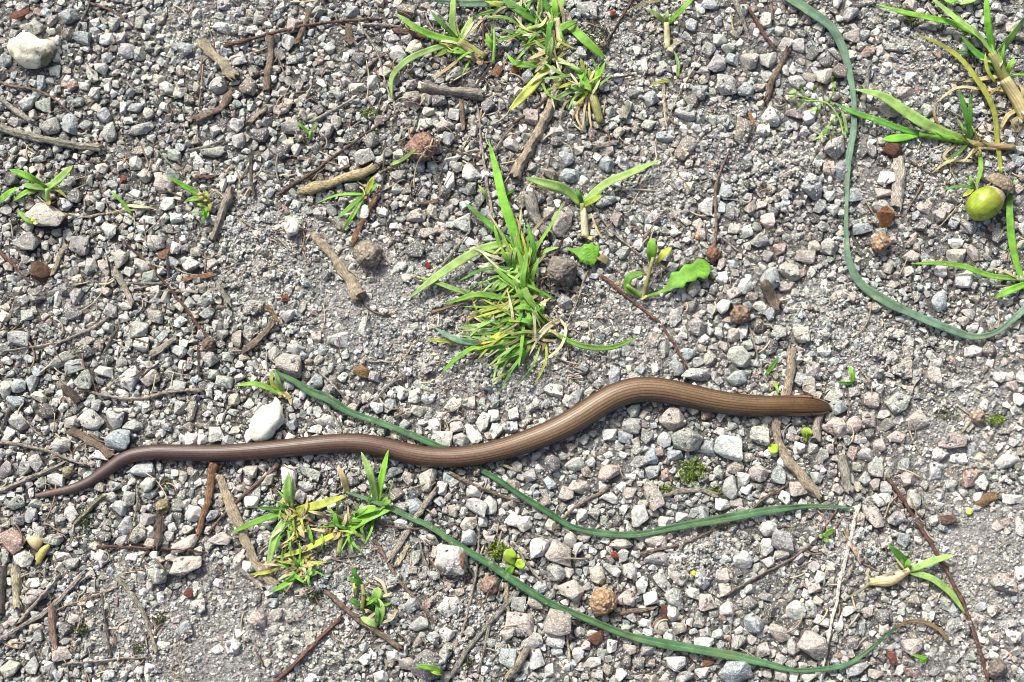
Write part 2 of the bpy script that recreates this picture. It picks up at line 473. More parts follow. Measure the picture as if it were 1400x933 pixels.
# ------------------------------------------------------------------ the larger stones: where each lies, its width, depth, turn and colour
# one block per field of the path (origin in photograph pixels, 2.917 units to the pixel): x y w h [turn] colour
STONE_FIELDS = {
(0, 0): """140 112 80 55 g;185 55 45 40 b;275 65 80 60 b;330 155 60 55 b;430 160 60 45 w;275 135 60 50 v;205 85 50 40 g;455 100 45 50 n;560 90 40 55 n;595 115 45 45 w;640 80 45 40 t;
885 112 75 45 w;890 20 60 45 g;590 15 45 35 g;740 200 60 50 b;555 215 50 55 n;510 205 60 60 g;425 230 45 45 b;635 325 50 50 t;665 350 60 55 w;720 370 55 45 t;870 340 70 65 g;950 240 70 45 w;
990 345 65 80 v;900 210 45 40 b;795 350 45 45 t;365 300 75 40 -60 n;160 335 40 60 b;110 410 75 65 b;175 420 60 60 n;200 505 75 65 g;278 495 60 85 b;415 460 55 60 b;435 530 55 80 n;
560 515 100 45 20 g;335 345 40 35 w;490 430 30 45 w;545 430 70 35 10 b;340 500 50 45 g;655 430 40 40 w;945 500 55 55 w;950 565 55 60 g;1015 580 30 40 p;850 605 90 45 g;695 620 50 50 n;
540 650 50 55 w;580 700 60 55 t;490 660 45 45 w;655 735 75 70 p;590 605 40 45 w;440 910 55 50 w;590 880 60 35 w;705 870 50 40 w;300 780 60 60 d;665 815 60 50 w;280 725 45 40 g;
185 860 150 95 -15 t;40 715 60 50 d;570 915 45 40 w;890 740 30 50 w;965 800 30 40 b;20 240 50 70 b;60 490 60 45 g;290 345 40 45 r;480 155 40 40 g;90 30 50 40 g""",
(350, 0): """155 105 60 55 p;128 170 50 65 w;630 188 65 60 y;565 220 70 70 w;465 325 45 60 w;405 350 80 40 t;520 290 60 45 t;618 390 75 60 30 v;680 400 50 50 t;730 400 60 50 d;620 335 45 40 g;
790 300 80 50 40 n;675 498 60 50 w;755 505 70 50 -20 p;635 425 40 40 t;690 445 50 35 y;925 425 55 60 d;990 410 45 60 b;140 512 70 60 15 g;280 525 60 70 g;320 490 40 65 t;175 545 40 45 t;
160 600 40 45 w;105 605 65 65 d;350 650 45 55 w;435 630 80 65 g;460 560 65 70 d;570 620 50 50 g;570 705 60 45 g;705 670 40 55 g;765 555 50 55 b;860 690 75 70 w;775 725 75 40 80 w;
1015 580 60 50 g;650 665 45 45 b;800 670 50 50 g;430 845 50 70 w;345 810 40 45 p;255 850 50 50 g;155 890 80 60 n;640 860 80 50 p;700 845 40 60 t;750 855 40 50 g;825 890 65 70 w;
390 750 70 50 d;125 695 30 40 w;385 45 50 50 b;720 70 60 60 b;410 235 60 50 d;255 245 35 30 r;295 190 50 50 w;600 45 70 55 v;130 415 40 40 t;100 440 60 40 p;20 540 60 60 d;780 640 70 30 20 w""",
(700, 0): """300 45 80 70 g;750 45 40 50 w;790 20 80 45 b;850 15 50 35 d;830 160 55 50 w;785 200 50 50 g;865 195 60 45 n;815 255 70 75 g;875 240 50 50 b;948 245 70 65 g;1020 245 70 60 g;
855 340 85 80 g;930 360 70 60 b;750 370 60 65 b;720 405 65 50 v;985 350 50 35 t;690 455 80 55 g;750 465 45 55 g;795 480 45 50 n;835 540 110 38 5 w;865 575 40 40 g;920 535 115 65 80 v;
850 490 70 60 b;1000 520 50 50 y;1025 470 50 95 w;915 460 50 50 d;690 595 105 65 60 v;685 520 35 45 w;610 545 70 45 b;545 500 60 40 n;510 270 55 60 w;555 395 60 60 b;440 655 55 60 w;
380 655 60 65 b;375 605 60 40 p;215 640 55 60 b;150 650 35 40 b;150 695 60 50 v;230 700 75 60 b;185 565 60 45 d;265 600 45 40 t;535 625 45 55 v;690 710 50 40 w;700 750 50 55 y;590 705 50 30 g;
770 825 55 70 w;850 760 50 70 b;375 805 80 55 b;200 880 130 75 65 p;950 830 50 55 p;565 870 80 50 20 b;560 915 60 40 w;940 630 40 35 b;1010 635 40 35 t;800 650 30 30 r;865 850 40 60 d;
1035 745 40 70 t;105 790 55 60 d;45 800 50 70 v;150 850 50 55 t;45 515 35 40 w;75 470 60 60 p;930 660 50 40 d;510 120 30 45 b;540 855 40 40 t;945 915 50 45 w""",
(1040, 0): """595 25 60 50 p;360 60 60 60 g;20 90 50 50 w;130 90 45 35 w;95 180 50 50 w;150 185 45 60 g;205 215 45 50 d;360 145 65 55 p;425 210 55 40 r;540 190 95 45 n;475 205 30 45 g;500 275 45 45 w;
530 95 50 50 g;310 285 65 60 v;250 310 70 60 t;145 330 65 55 g;40 465 75 75 w;190 468 60 55 w;140 450 80 50 p;20 525 40 50 t;300 590 95 75 40 g;400 300 80 50 d;625 365 40 30 r;575 365 60 50 p;
520 435 90 70 -30 t;775 440 40 40 b;695 635 55 50 g;500 710 70 65 w;320 685 65 75 b;270 675 45 60 p;228 655 40 40 w;140 685 65 45 p;200 750 80 95 b;130 735 45 50 g;45 755 55 50 t;275 785 50 40 w;
235 825 50 50 n;375 780 65 60 b;490 770 70 40 p;465 830 50 50 g;650 835 60 40 -35 p;620 860 35 40 b;755 785 60 60 g;745 830 45 40 w;715 860 55 55 p;770 890 50 45 b;830 910 70 50 b;440 605 50 60 d;
400 605 45 60 d;660 580 40 25 w;680 105 45 40 p;955 80 40 45 g;25 880 55 60 p;405 915 80 45 b;600 310 50 50 w;920 910 30 35 r;1010 630 35 40 b;1035 600 60 40 g""",
(0, 310): """110 60 90 75 g;315 80 75 70 p;440 20 55 60 w;565 15 45 40 w;365 155 45 65 n;418 168 75 40 -70 p;480 130 60 75 t;515 180 40 40 w;575 160 55 50 t;620 65 70 60 g;700 85 50 55 w;765 155 70 45 w;
850 150 45 45 p;785 100 50 40 t;310 215 50 50 t;260 250 60 50 d;230 285 30 65 w;305 280 50 60 g;150 275 60 60 d;20 360 45 50 y;110 355 50 45 n;75 450 80 65 g;290 350 80 50 d;545 410 100 65 10 g;
430 405 45 40 g;495 365 50 40 w;620 360 55 55 t;820 290 60 60 g;825 345 60 50 b;1010 320 90 60 20 g;600 200 60 50 n;420 260 50 40 t;565 470 60 55 w;515 475 30 50 t;360 455 50 35 v;395 475 40 50 v;
240 535 110 50 25 n;340 500 70 55 d;300 560 80 55 b;210 495 45 40 b;340 610 70 80 n;415 580 70 45 w;520 600 90 65 60 w;600 605 75 65 p;740 555 55 40 w;715 500 60 50 b;840 530 60 60 g;710 635 70 50 g;
895 620 70 50 n;900 650 70 35 t;855 590 45 40 n;130 625 45 65 b;70 635 65 55 b;20 650 60 70 n;155 680 60 45 y;65 700 70 45 b;190 735 70 60 d;115 735 40 35 w;75 780 75 65 n;365 770 100 75 -20 w;
460 765 75 80 g;530 795 80 45 g;290 780 60 50 t;475 850 95 85 b;380 835 60 45 d;240 870 80 60 g;720 720 50 55 g;765 735 40 75 t;585 720 40 50 w;760 850 60 50 w;810 850 40 45 w;865 830 65 60 w;
905 855 50 45 b;1000 835 45 55 w;665 800 40 35 b;995 425 50 65 g;945 450 40 70 v;905 375 30 30 w""",
(350, 310): """55 195 50 40 g;125 355 60 50 w;435 400 50 80 w;325 450 80 60 w;240 440 40 45 p;130 555 100 95 p;75 510 50 70 g;160 490 70 50 g;235 620 60 65 b;275 775 85 55 w;300 660 70 60 d;
405 690 45 60 d;485 725 50 50 w;535 715 50 60 b;585 665 45 60 w;635 675 55 60 w;688 688 60 50 w;665 640 80 50 -30 n;695 545 85 70 -50 p;600 580 50 60 p;730 620 40 50 t;790 710 70 50 45 y;
850 705 50 50 p;650 735 60 45 t;715 800 55 70 w;755 758 35 40 w;800 800 55 45 p;740 850 85 60 w;820 850 70 55 g;865 825 85 50 -55 w;905 780 60 80 w;950 755 45 50 w;960 815 50 60 w;1010 800 65 45 b;
560 835 50 40 t;505 810 40 55 n;545 780 60 45 d;605 745 35 40 t;470 600 50 45 g;540 670 35 35 w;610 205 60 40 t;930 165 90 50 -10 w;550 385 45 40 g;635 400 40 35 w;660 350 45 50 t;690 25 80 40 p;
745 52 50 25 r;805 15 60 40 w;720 130 50 50 d;635 90 80 70 d;425 345 30 30 w;860 760 50 50 d;345 600 40 40 w;185 320 30 50 g;370 335 40 30 t""",
(700, 310): """210 300 65 50 -55 g;650 365 45 75 g;740 400 75 75 g;740 355 45 35 p;605 485 40 90 n;570 450 45 60 t;700 510 70 50 b;655 560 55 70 b;730 590 110 55 8 g;790 525 50 70 p;845 480 35 45 p;
885 430 50 60 t;920 420 45 60 w;905 520 90 85 n;895 605 80 60 b;940 475 50 50 n;800 330 45 40 g;840 320 60 60 w;885 270 60 50 p;885 305 55 40 d;725 245 50 70 t;805 250 40 45 d;835 205 45 50 w;
440 110 55 40 n;640 165 50 40 w;835 150 35 50 p;405 600 80 55 60 b;280 565 55 50 g;260 680 50 60 b;165 655 75 55 w;100 705 40 45 w;225 700 45 60 w;410 510 45 50 g;640 765 110 90 p;485 735 55 50 n;
385 830 65 45 w;450 840 60 55 b;540 835 50 60 g;475 795 70 65 g;610 850 60 60 w;700 850 120 95 n;780 880 60 75 b;860 885 110 100 w;830 820 50 40 p;775 750 45 45 r;985 835 75 75 w;985 55 70 60 g;
1010 115 50 40 w;940 20 45 55 w;890 10 60 40 p;560 910 45 50 w;650 910 60 45 b;880 795 40 35 n;945 920 50 40 t;500 890 50 40 g;1030 350 50 50 b;1030 410 50 50 b;1035 480 45 60 w;990 325 60 55 w;
930 240 60 60 w;430 880 40 35 g""",
(1040, 310): """75 90 55 50 r;25 120 50 45 g;175 125 80 50 p;275 80 70 70 g;215 80 50 55 t;110 180 80 70 t;35 210 80 90 b;95 240 75 40 p;160 190 45 45 r;200 185 35 40 w;258 245 40 75 w;305 280 90 50 20 t;
370 270 55 70 p;130 330 65 35 t;160 425 65 80 t;265 400 45 60 b;260 440 35 45 t;315 455 60 60 b;45 480 50 65 d;250 495 50 45 w;70 420 60 60 g;25 350 40 60 w;210 575 65 70 g;190 640 50 90 t;
155 610 45 55 b;290 675 70 45 w;307 722 75 60 b;275 760 40 40 n;305 800 90 75 -35 p;365 795 90 60 25 p;430 770 60 60 p;495 750 65 40 w;545 705 95 85 n;560 570 80 70 p;590 500 45 50 p;520 525 50 50 g;
465 510 50 55 p;480 570 50 40 d;530 425 80 45 t;440 690 60 65 p;540 840 75 50 p;475 875 50 60 p;500 790 50 50 v;620 780 80 70 40 p;760 855 120 60 10 p;830 800 40 45 g;690 600 55 85 p;760 540 35 50 r;
700 545 60 40 w;620 600 45 60 t;595 655 35 50 p;710 300 60 80 b;715 180 45 50 w;590 180 40 40 t;780 70 65 45 w;780 120 75 65 t;845 100 90 40 -50 p;600 65 60 35 45 v;600 120 70 50 p;810 215 70 65 w;
845 410 50 40 w;850 495 75 45 w;910 490 60 60 v;980 265 60 50 g;985 300 50 40 n;950 35 55 60 g;1040 605 45 60 w;1035 690 50 50 w;950 600 60 40 w;810 690 50 40 w;370 660 40 45 g;455 320 60 40 p;
150 770 50 45 g;155 885 45 55 w;210 885 40 45 g;245 915 50 50 g;415 910 70 60 g;720 910 70 50 w;790 920 50 35 b;975 915 80 40 w;1010 860 40 35 w;10 840 50 90 d""",
(0, 613): """145 60 60 70 g;95 80 55 55 g;225 130 65 55 w;165 135 50 50 n;35 130 45 30 b;20 85 50 70 g;65 215 65 60 n;120 270 55 55 b;75 290 50 45 d;50 370 100 80 -30 r;95 440 75 70 w;160 335 45 55 t;
215 365 75 45 n;248 430 75 35 w;285 265 55 65 w;285 460 60 45 g;405 440 55 70 w;500 310 55 75 b;475 240 55 60 b;550 340 65 75 t;600 335 40 60 w;590 145 65 65 g;570 90 90 60 15 b;515 205 50 65 g;
440 195 50 40 g;460 150 55 40 g;600 185 60 35 10 b;590 285 60 50 g;730 115 35 55 t;770 260 65 65 w;750 325 45 35 t;490 370 60 40 20 g;735 385 110 50 25 t;740 465 130 75 15 p;625 500 80 80 n;
600 540 35 60 t;675 350 40 50 g;880 360 90 50 p;950 450 70 40 70 t;995 475 55 50 w;1025 685 70 80 p;735 725 65 70 b;790 630 60 50 g;870 765 60 25 r;870 800 55 45 w;250 820 80 55 p;40 880 80 65 t;
140 595 90 65 g;260 720 50 55 d;300 680 50 40 p;145 715 60 40 t;55 690 50 40 p;430 905 55 40 w;600 880 50 45 w;655 790 50 40 w;1000 95 55 60 p;1000 215 65 45 w;1025 180 35 60 g;710 275 40 60 d;
415 355 60 45 d;600 380 50 40 t;895 620 35 40 w;960 740 40 40 w;930 790 60 60 w;130 865 50 70 g;870 540 40 40 w;20 440 35 50 n;400 30 70 40 w;635 75 30 45 g""",
(350, 613): """390 125 60 50 g;220 105 75 45 -15 g;130 110 60 85 w;205 155 70 40 g;25 155 45 35 w;555 95 60 40 b;605 120 50 60 p;690 125 90 80 40 t;740 160 45 55 w;870 165 60 60 w;935 225 50 75 w;
880 235 85 65 -15 w;785 250 35 50 p;850 300 70 55 35 t;905 290 40 45 w;1025 285 60 60 w;640 230 60 75 b;585 235 60 45 n;560 185 60 50 v;690 365 80 50 -15 g;850 355 65 65 b;780 445 125 115 w;
720 415 40 50 t;640 435 45 60 n;590 500 40 75 b;770 550 45 45 p;795 580 75 35 10 p;690 620 35 45 r;625 625 60 60 b;775 635 100 75 w;545 525 60 70 g;650 700 80 55 w;760 745 65 60 w;755 820 90 50 75 n;
800 805 70 40 -65 v;705 760 50 50 b;855 735 40 55 t;550 825 60 45 w;600 860 65 50 p;690 865 135 120 d;1005 735 60 60 p;1025 685 55 60 b;1005 840 70 75 b;970 800 35 50 g;915 885 35 35 w;
935 780 40 40 n;85 665 50 50 p;15 685 40 80 p;215 760 50 60 p;295 775 40 50 w;70 725 50 40 w;500 910 60 45 w;330 830 40 40 t;40 360 70 60 g;1020 630 60 50 t;635 545 40 40 w;710 510 50 40 g;
985 395 50 60 t;935 365 40 40 p""",
(700, 613): """160 55 60 75 d;250 65 80 55 n;75 110 50 55 g;265 155 85 60 10 p;215 180 60 60 p;390 100 90 70 p;505 55 70 45 g;558 30 55 65 b;645 25 55 45 b;560 95 60 55 b;615 105 40 45 r;860 15 110 60 w;
890 75 65 55 t;985 100 80 70 p;875 155 90 65 65 g;920 125 50 55 w;935 165 50 45 w;560 190 110 70 -60 p;525 225 45 40 t;510 270 65 85 w;280 265 45 55 w;365 290 30 45 n;155 310 45 55 t;465 180 60 45 p;
390 200 70 45 w;750 265 75 70 b;680 275 55 40 w;615 295 60 45 w;840 225 60 50 w;890 220 50 40 p;105 395 95 75 45 w;235 365 55 65 t;290 355 60 40 t;265 400 45 50 w;195 425 110 80 -30 p;175 490 70 75 g;
225 495 40 45 w;340 505 60 75 t;470 490 55 65 w;235 565 100 80 -20 p;120 555 70 50 b;95 610 65 60 t;25 625 60 60 g;180 690 110 120 p;30 700 115 90 p;80 770 85 70 g;175 765 70 65 w;100 840 60 80 w;
155 885 50 50 w;655 445 60 55 w;580 440 100 60 g;685 390 70 45 r;665 505 80 85 t;600 540 90 45 -60 g;760 515 65 90 b;520 545 65 50 40 w;555 600 60 55 w;655 600 90 70 -40 g;720 580 55 50 w;780 615 70 65 p;
640 650 55 80 w;590 715 70 60 t;665 720 60 45 t;630 750 55 55 w;820 740 50 35 w;765 775 80 45 w;905 775 60 60 g;965 695 75 75 b;860 640 60 60 w;925 445 80 75 w;1015 395 50 70 w;1010 595 60 35 g;
1005 805 55 60 p;960 765 40 40 t;950 620 60 60 d;850 565 50 55 t;835 510 50 60 p;545 800 60 50 g;470 805 50 45 p;400 790 40 55 w;360 820 40 50 n;320 855 70 40 w;265 825 50 60 w;655 860 80 55 w;
690 915 70 50 g;760 895 60 45 w;890 895 135 90 b;455 600 80 60 p;530 700 50 40 w;540 735 55 35 w;380 885 45 50 v;435 905 45 50 w;340 905 45 40 g;1020 320 70 60 w;575 365 90 60 p;435 380 90 50 p;
50 305 60 60 w;20 280 40 50 w""",
(1040, 613): """70 105 60 75 b;85 60 40 45 w;150 165 70 60 p;95 200 50 60 w;245 45 50 50 g;410 25 60 60 b;365 20 40 60 r;455 75 65 80 g;380 75 40 40 t;570 70 55 60 b;455 145 50 45 p;590 125 60 55 p;415 120 50 55 g;
495 160 45 55 g;485 205 70 50 35 w;610 205 60 80 g;450 270 110 65 -65 p;390 280 45 60 p;390 345 55 55 b;570 365 50 60 b;500 370 50 60 p;540 280 70 55 g;405 390 50 35 p;715 25 65 60 w;785 45 65 45 w;
830 120 75 60 35 r;700 90 55 75 g;880 140 60 50 45 w;985 45 100 60 20 w;890 65 70 35 t;1005 205 80 40 w;725 320 40 35 b;740 280 60 50 v;790 250 35 30 w;1035 315 45 75 w;975 297 50 35 r;940 310 50 50 p;
900 380 30 50 w;885 415 40 50 v;845 450 40 50 w;850 410 45 45 p;885 530 50 35 p;965 540 100 85 p;1035 560 40 50 g;1030 500 45 60 w;145 645 85 75 w;200 640 50 70 g;75 740 90 60 -20 p;80 375 85 85 g;
25 400 45 70 w;80 425 55 45 25 t;35 455 60 40 w;20 805 45 60 p;80 905 50 50 t;205 785 115 110 p;130 790 50 70 g;245 690 65 40 -30 w;310 715 40 45 w;385 870 105 60 25 g;490 675 60 65 d;495 720 45 50 w;
405 720 30 60 b;605 795 80 65 p;600 895 60 40 r;765 710 55 60 g;670 675 50 50 w;735 620 45 60 n;970 715 40 60 g;1005 755 60 50 w;925 650 50 45 t;350 650 55 40 w;215 470 50 45 w;210 555 60 50 p;
115 595 50 35 v;460 900 60 40 p;555 885 40 45 w;40 650 50 60 d;190 910 60 50 w;130 915 40 45 w;610 610 60 50 v;425 655 50 45 p""",
}
SCOL = {'g': (0.295, 0.301, 0.285), 'w': (0.535, 0.54, 0.505), 'b': (0.268, 0.302, 0.315), 'p': (0.36, 0.315, 0.28), 'd': (0.115, 0.118, 0.114),
        't': (0.36, 0.338, 0.285), 'y': (0.58, 0.56, 0.43), 'r': (0.27, 0.18, 0.145), 'n': (0.295, 0.325, 0.285), 'v': (0.178, 0.158, 0.13)}
SNAME = {'g': 'mid grey', 'w': 'pale whitish', 'b': 'bluish grey', 'p': 'pinkish grey', 'd': 'dark grey', 't': 'tan', 'y': 'cream', 'r': 'reddish', 'n': 'greenish grey', 'v': 'brown'}
BARE = [(520, 430, 90), (600, 505, 60), (850, 450, 60), (330, 330, 40), (1000, 190, 50), (1290, 560, 60), (1340, 780, 80), (300, 880, 110), (180, 850, 70), (440, 860, 60), (500, 770, 60),
        (290, 25, 55), (1250, 90, 45), (900, 250, 40), (720, 515, 45), (1170, 755, 35), (950, 760, 30), (1270, 235, 35), (350, 375, 55), (410, 335, 45), (1130, 430, 40), (830, 60, 45), (1190, 480, 45),
        (640, 850, 40), (480, 620, 30), (600, 380, 40), (1080, 230, 30), (560, 470, 50)]
LANDMARKS = [('the green acorn', 1345, 278), ("the lizard's head", 1100, 556), ("the lizard's tail tip", 62, 677), ("the middle of the lizard's body", 440, 606), ("the widest bend of the lizard", 870, 535),
    ("the lower bend of the lizard", 630, 627), ('the big cream stone', 43, 72), ('the smooth white pebble', 365, 578), ('the big grass tuft', 700, 440), ('the lobed leafy weed', 890, 385),
    ('the straight red twig', 1285, 765), ('the bleached white straw', 1150, 790), ('the yellowish cut stick', 460, 247), ('the knobbed tan stick', 465, 370), ('the thick leaning stick', 735, 185),
    ('the uprooted seedling', 1235, 785), ('the mossy patch', 945, 650), ('the crossed grey stalks', 70, 830), ('the split stalk', 21, 800), ('the sharp kink of the blue-green blade', 1165, 360),
    ('the low end of the blue-green blade', 1330, 458), ('the two-leaved sprig', 798, 290), ('the ragged grass with yellowed blades', 400, 710), ('the curly mossy sprout', 505, 815),
    ('the tan acorn cup', 825, 823), ('the dark ball-shaped acorn cup', 768, 370), ('the grey ribbed acorn cup', 503, 348), ('the reddish acorn cup', 577, 200), ('the holed acorn cup', 1012, 431),
    ('the pale wood splinter', 298, 82), ('the thick grey stick end', 100, 198), ('the short grey stick', 303, 295), ('the flat brown splinter', 125, 606), ('the short three-leaved sprout', 62, 255),
    ('the flowering grass head', 1110, 150), ('the grass with a brown crown', 1300, 185), ('the tall leaning grass', 1360, 80), ('the grass fan by the red stem', 620, 55), ('the sprawling runner grass', 770, 90),
    ('the short whitish stick', 1228, 250), ('the purple-brown stem', 982, 260), ('the bright seedling', 703, 768), ('the grey bowed stalk', 190, 540), ('the reddish bowed twig', 235, 400),
    ('the kinked brown twig', 960, 735), ('the long dark twig', 460, 215), ('the tapered red-brown stick', 284, 680), ('the curved end of the dark green blade', 1000, 900), ('the middle of the dark green blade', 800, 845),
    ('the folded green blade', 830, 728), ('the twisted stick', 1085, 645), ('the grey frayed stalk', 660, 860), ('the small pale sprig', 911, 50)]
# ------------------------------------------------------------------ twigs, stalks and straws: colour, thickness, flatness, path; the well known ones with a label of their own
TCOL = {'R': (0.145, 0.078, 0.060), 'K': (0.105, 0.078, 0.063), 'B': (0.20, 0.15, 0.115), 'G': (0.29, 0.265, 0.225), 'T': (0.34, 0.285, 0.21), 'Y': (0.43, 0.33, 0.19), 'W': (0.66, 0.62, 0.55),
        'A': (0.44, 0.40, 0.34), 'S': (0.42, 0.36, 0.25), 'O': (0.21, 0.125, 0.07), 'P': (0.19, 0.135, 0.115), 'M': (0.20, 0.20, 0.12), 'D': (0.11, 0.10, 0.09)}
TNAME = {'R': 'red brown', 'K': 'dark brown', 'B': 'brown', 'G': 'grey brown', 'T': 'tan', 'Y': 'yellowish tan', 'W': 'bleached white', 'S': 'straw coloured', 'A': 'whitish', 'O': 'orange brown', 'P': 'purple brown',
         'M': 'mossy grey', 'D': 'dark grey'}
TWIGS = """T 15 .5 274,57 298,80 322,106|pale frayed wood splinter lying by the big cream stone
R 6 1 308,63 350,52 430,33 519,26|long thin red brown twig above the yellowish cut stick
B 5 1 0,114 62,129 92,150
G 9 .9 -10,128 45,168
G 12 1 -14,172 62,192 138,204|thick grey tan stick ending in a clean break
B 5 1 122,4 180,36
D 5 1 125,0 106,41
B 10 .6 266,163 300,150 317,122
B 12 .8 369,51 370,86 362,123
G 5 1 254,206 302,194
D 6 1 343,213 348,271
G 14 1 315,260 303,295 292,328|short thick grey stick with a blunt end near a small green sprout
B 4 1 216,259 254,272
R 7 .6 267,242 291,242
S 4 .6 51,269 89,293 171,288 209,285
G 3 1 219,209 247,240
T 10 .6 340,168 360,147
G 6 1 422,168 487,132
K 6 1 379,266 436,230 487,192 535,159|long dark twig running past the yellowish cut stick
Y 15 1 408,264 460,248 513,230|yellowish tan cut stick with smooth bark
G 14 1 576,118 616,125 662,129|stubby knotted grey stick below the grass fan
R 4 1 661,-8 660,40 659,92|upright thin red stem beside the grass fan
K 4 1 689,69 658,106 624,188
G 5 1 653,144 658,192 674,305
T 4 1 710,165 675,209
B 9 .8 631,134 633,178
K 4 1 605,202 658,216
D 3 1 526,195 525,291 533,320 544,351
G 3 1 490,31 514,69 532,127 559,171
O 8 .4 480,333 500,294 521,257
B 8 .5 575,278 600,274
G 5 1 497,34 545,36
B 5 1 501,92 535,69
B 10 .6 475,35 480,62
R 10 .5 539,41 583,48
B 9 .6 405,62 424,14
T 15 1 762,125 731,192 703,243|thick leaning tan stick beside the big grass tuft
K 5 1 868,-6 829,58
G 9 1 813,202 846,194
G 14 .9 851,164 861,141
S 3 1 959,77 916,156
S 5 .6 906,115 911,171
G 8 .8 1003,-6 1026,57
R 6 1 1013,-4 1060,70
S 3 1 998,14 1003,48
P 6 1 997,204 981,247 978,320 976,340|purple brown stem ending at a small brown knob
B 10 .8 1078,69 1047,137
G 18 1 722,268 747,322|stout grey brown stub under the big grass tuft
G 4 1 806,278 841,320 880,353
K 6 1 700,170 745,137 775,113
K 5 1 817,111 865,103
G 7 .6 1187,96 1177,175
A 16 .7 1230,216 1226,281|short whitish grooved stick left of the green acorn
B 3 1 1124,118 1138,199
B 3 .6 1242,219 1273,236 1325,213
S 3 1 1280,315 1307,285
G 12 1 1384,48 1412,58
B 6 1 1054,-6 1055,26
R 6 1 -8,338 38,385
R 5 1 171,332 213,372 247,413 288,469|thin reddish bowed twig tipped with a dark bud
G 5 1 10,480 75,469 120,452 147,435
G 6 1 106,533 189,545 240,535 274,533|long grey stalk bowed among dark gravel
G 6 1 -6,604 45,612 100,630 118,637
B 14 .4 96,588 125,606 155,625|flat brown wood splinter beside the lizard's tail
G 12 .7 206,485 240,461
T 9 .5 74,375 91,334
O 9 .4 252,380 291,375
S 4 .5 185,404 237,396
S 5 .4 236,398 267,399
G 4 1 178,387 223,388
D 5 1 228,344 230,377
K 5 1 271,478 272,512
G 9 .7 298,390 315,416
B 12 .8 332,481 360,457 372,440
K 12 .8 87,530 110,550
G 10 .8 154,368 182,416
D 5 1 140,485 161,450
D 4 1 192,516 219,497
D 5 1 3,584 14,560
T 17 1 427,320 467,368 494,409|knobbed tan stick with a thick rounded end
G 5 1 645,313 590,379
O 8 .5 365,420 383,442
G 5 1 552,510 501,559
G 5 1 446,553 467,591
B 4 1 590,427 635,416
G 4 1 437,509 477,550
R 6 1 822,377 861,409 906,447 938,502|red brown twig thinning out below the leafy weed
R 6 1 768,330 755,362 741,389|dark red stem leaning over the ball-shaped acorn cup
S 3 1 801,375 789,413 774,444
S 3 .6 755,392 804,404
G 4 1 1026,447 1036,492 1050,530
G 4 1 985,324 1029,355
T 14 .9 1084,478 1078,530 1062,575 1065,608 1090,645 1124,680|twisted tan stick passing under the lizard's neck
G 14 1 1120,562 1116,605|grey stub under the lizard's chin
B 18 .7 1046,390 1062,420
S 3 1 1263,563 1243,575 1246,595 1256,615
G 8 1 -10,676 40,654 84,635|smooth grey stalk pointing at the lizard's tail
O 13 .8 292,632 284,680 271,730|tapered red brown stick with peeling fibres under the lizard
T 14 .8 300,652 326,716 350,770 378,803|pale tan forked stick beside the ragged grass
P 6 1 381,634 360,654 320,690 285,726
R 5 1 134,748 200,749 281,754|straight thin red brown twig on grey gravel below the lizard's tail
S 14 .8 20,774 22,832|short split straw coloured stalk
D 13 .9 3,776 0,840
G 7 1 -8,877 69,832 118,778
G 6 1 27,850 82,786
T 4 1 82,831 161,802
D 5 1 139,812 152,899
G 7 .9 161,791 195,836 213,894
G 5 1 89,909 144,903 206,899
B 11 .8 70,826 75,884
G 4 1 185,850 202,884
G 4 1 187,664 182,712
K 11 .8 216,709 216,748
M 7 1 103,716 144,675
G 8 1 329,778 360,805
G 10 .9 597,670 570,705 532,767
B 6 1 513,740 542,788 597,853
B 8 1 446,810 494,850 549,887
R 7 1 467,844 419,891 372,938|bright red brown twig leaning against a brown twig
G 4 1 655,723 652,778 631,867
G 9 .6 710,808 659,863 608,936|grey frayed stalk under the dark green blade
G 5 1 669,853 653,920
B 4 1 500,712 624,716
G 4 1 573,740 592,795
B 6 1 614,647 670,672 710,687
S 9 .5 556,747 542,774
O 8 .4 633,757 634,788
T 6 1 684,634 710,645
S 3 1 453,848 460,873 487,880 502,862
B 6 1 830,668 772,706 758,726
G 8 .5 909,678 954,670 981,678
P 5 1 875,757 940,740 988,719
B 8 .5 835,841 894,832
P 5 1 996,812 1040,787 1102,750 1145,699|brown twig kinked towards the folded blade's tip
G 5 1 703,742 736,790
G 3 1 1003,832 997,887
T 14 1 694,926 722,887
S 4 1 775,866 779,901
B 5 1 1060,671 1029,695
G 16 .8 1150,623 1162,675|grey weathered wood chunk beside the twisted stick
W 6 .8 1174,690 1150,790 1120,940|long bleached white straw crossing the dark green blade
R 7 1 1215,654 1277,750 1314,819 1352,928|straight red twig with pale nicks
S 3 1 1232,675 1216,690 1212,706
T 9 .6 1155,726 1174,766
G 6 .6 1157,791 1167,771
B 4 1 1040,682 1078,661
S 7 .5 692,800 693,835
B 4 1 1262,250 1240,290
T 4 1 520,236 560,214"""
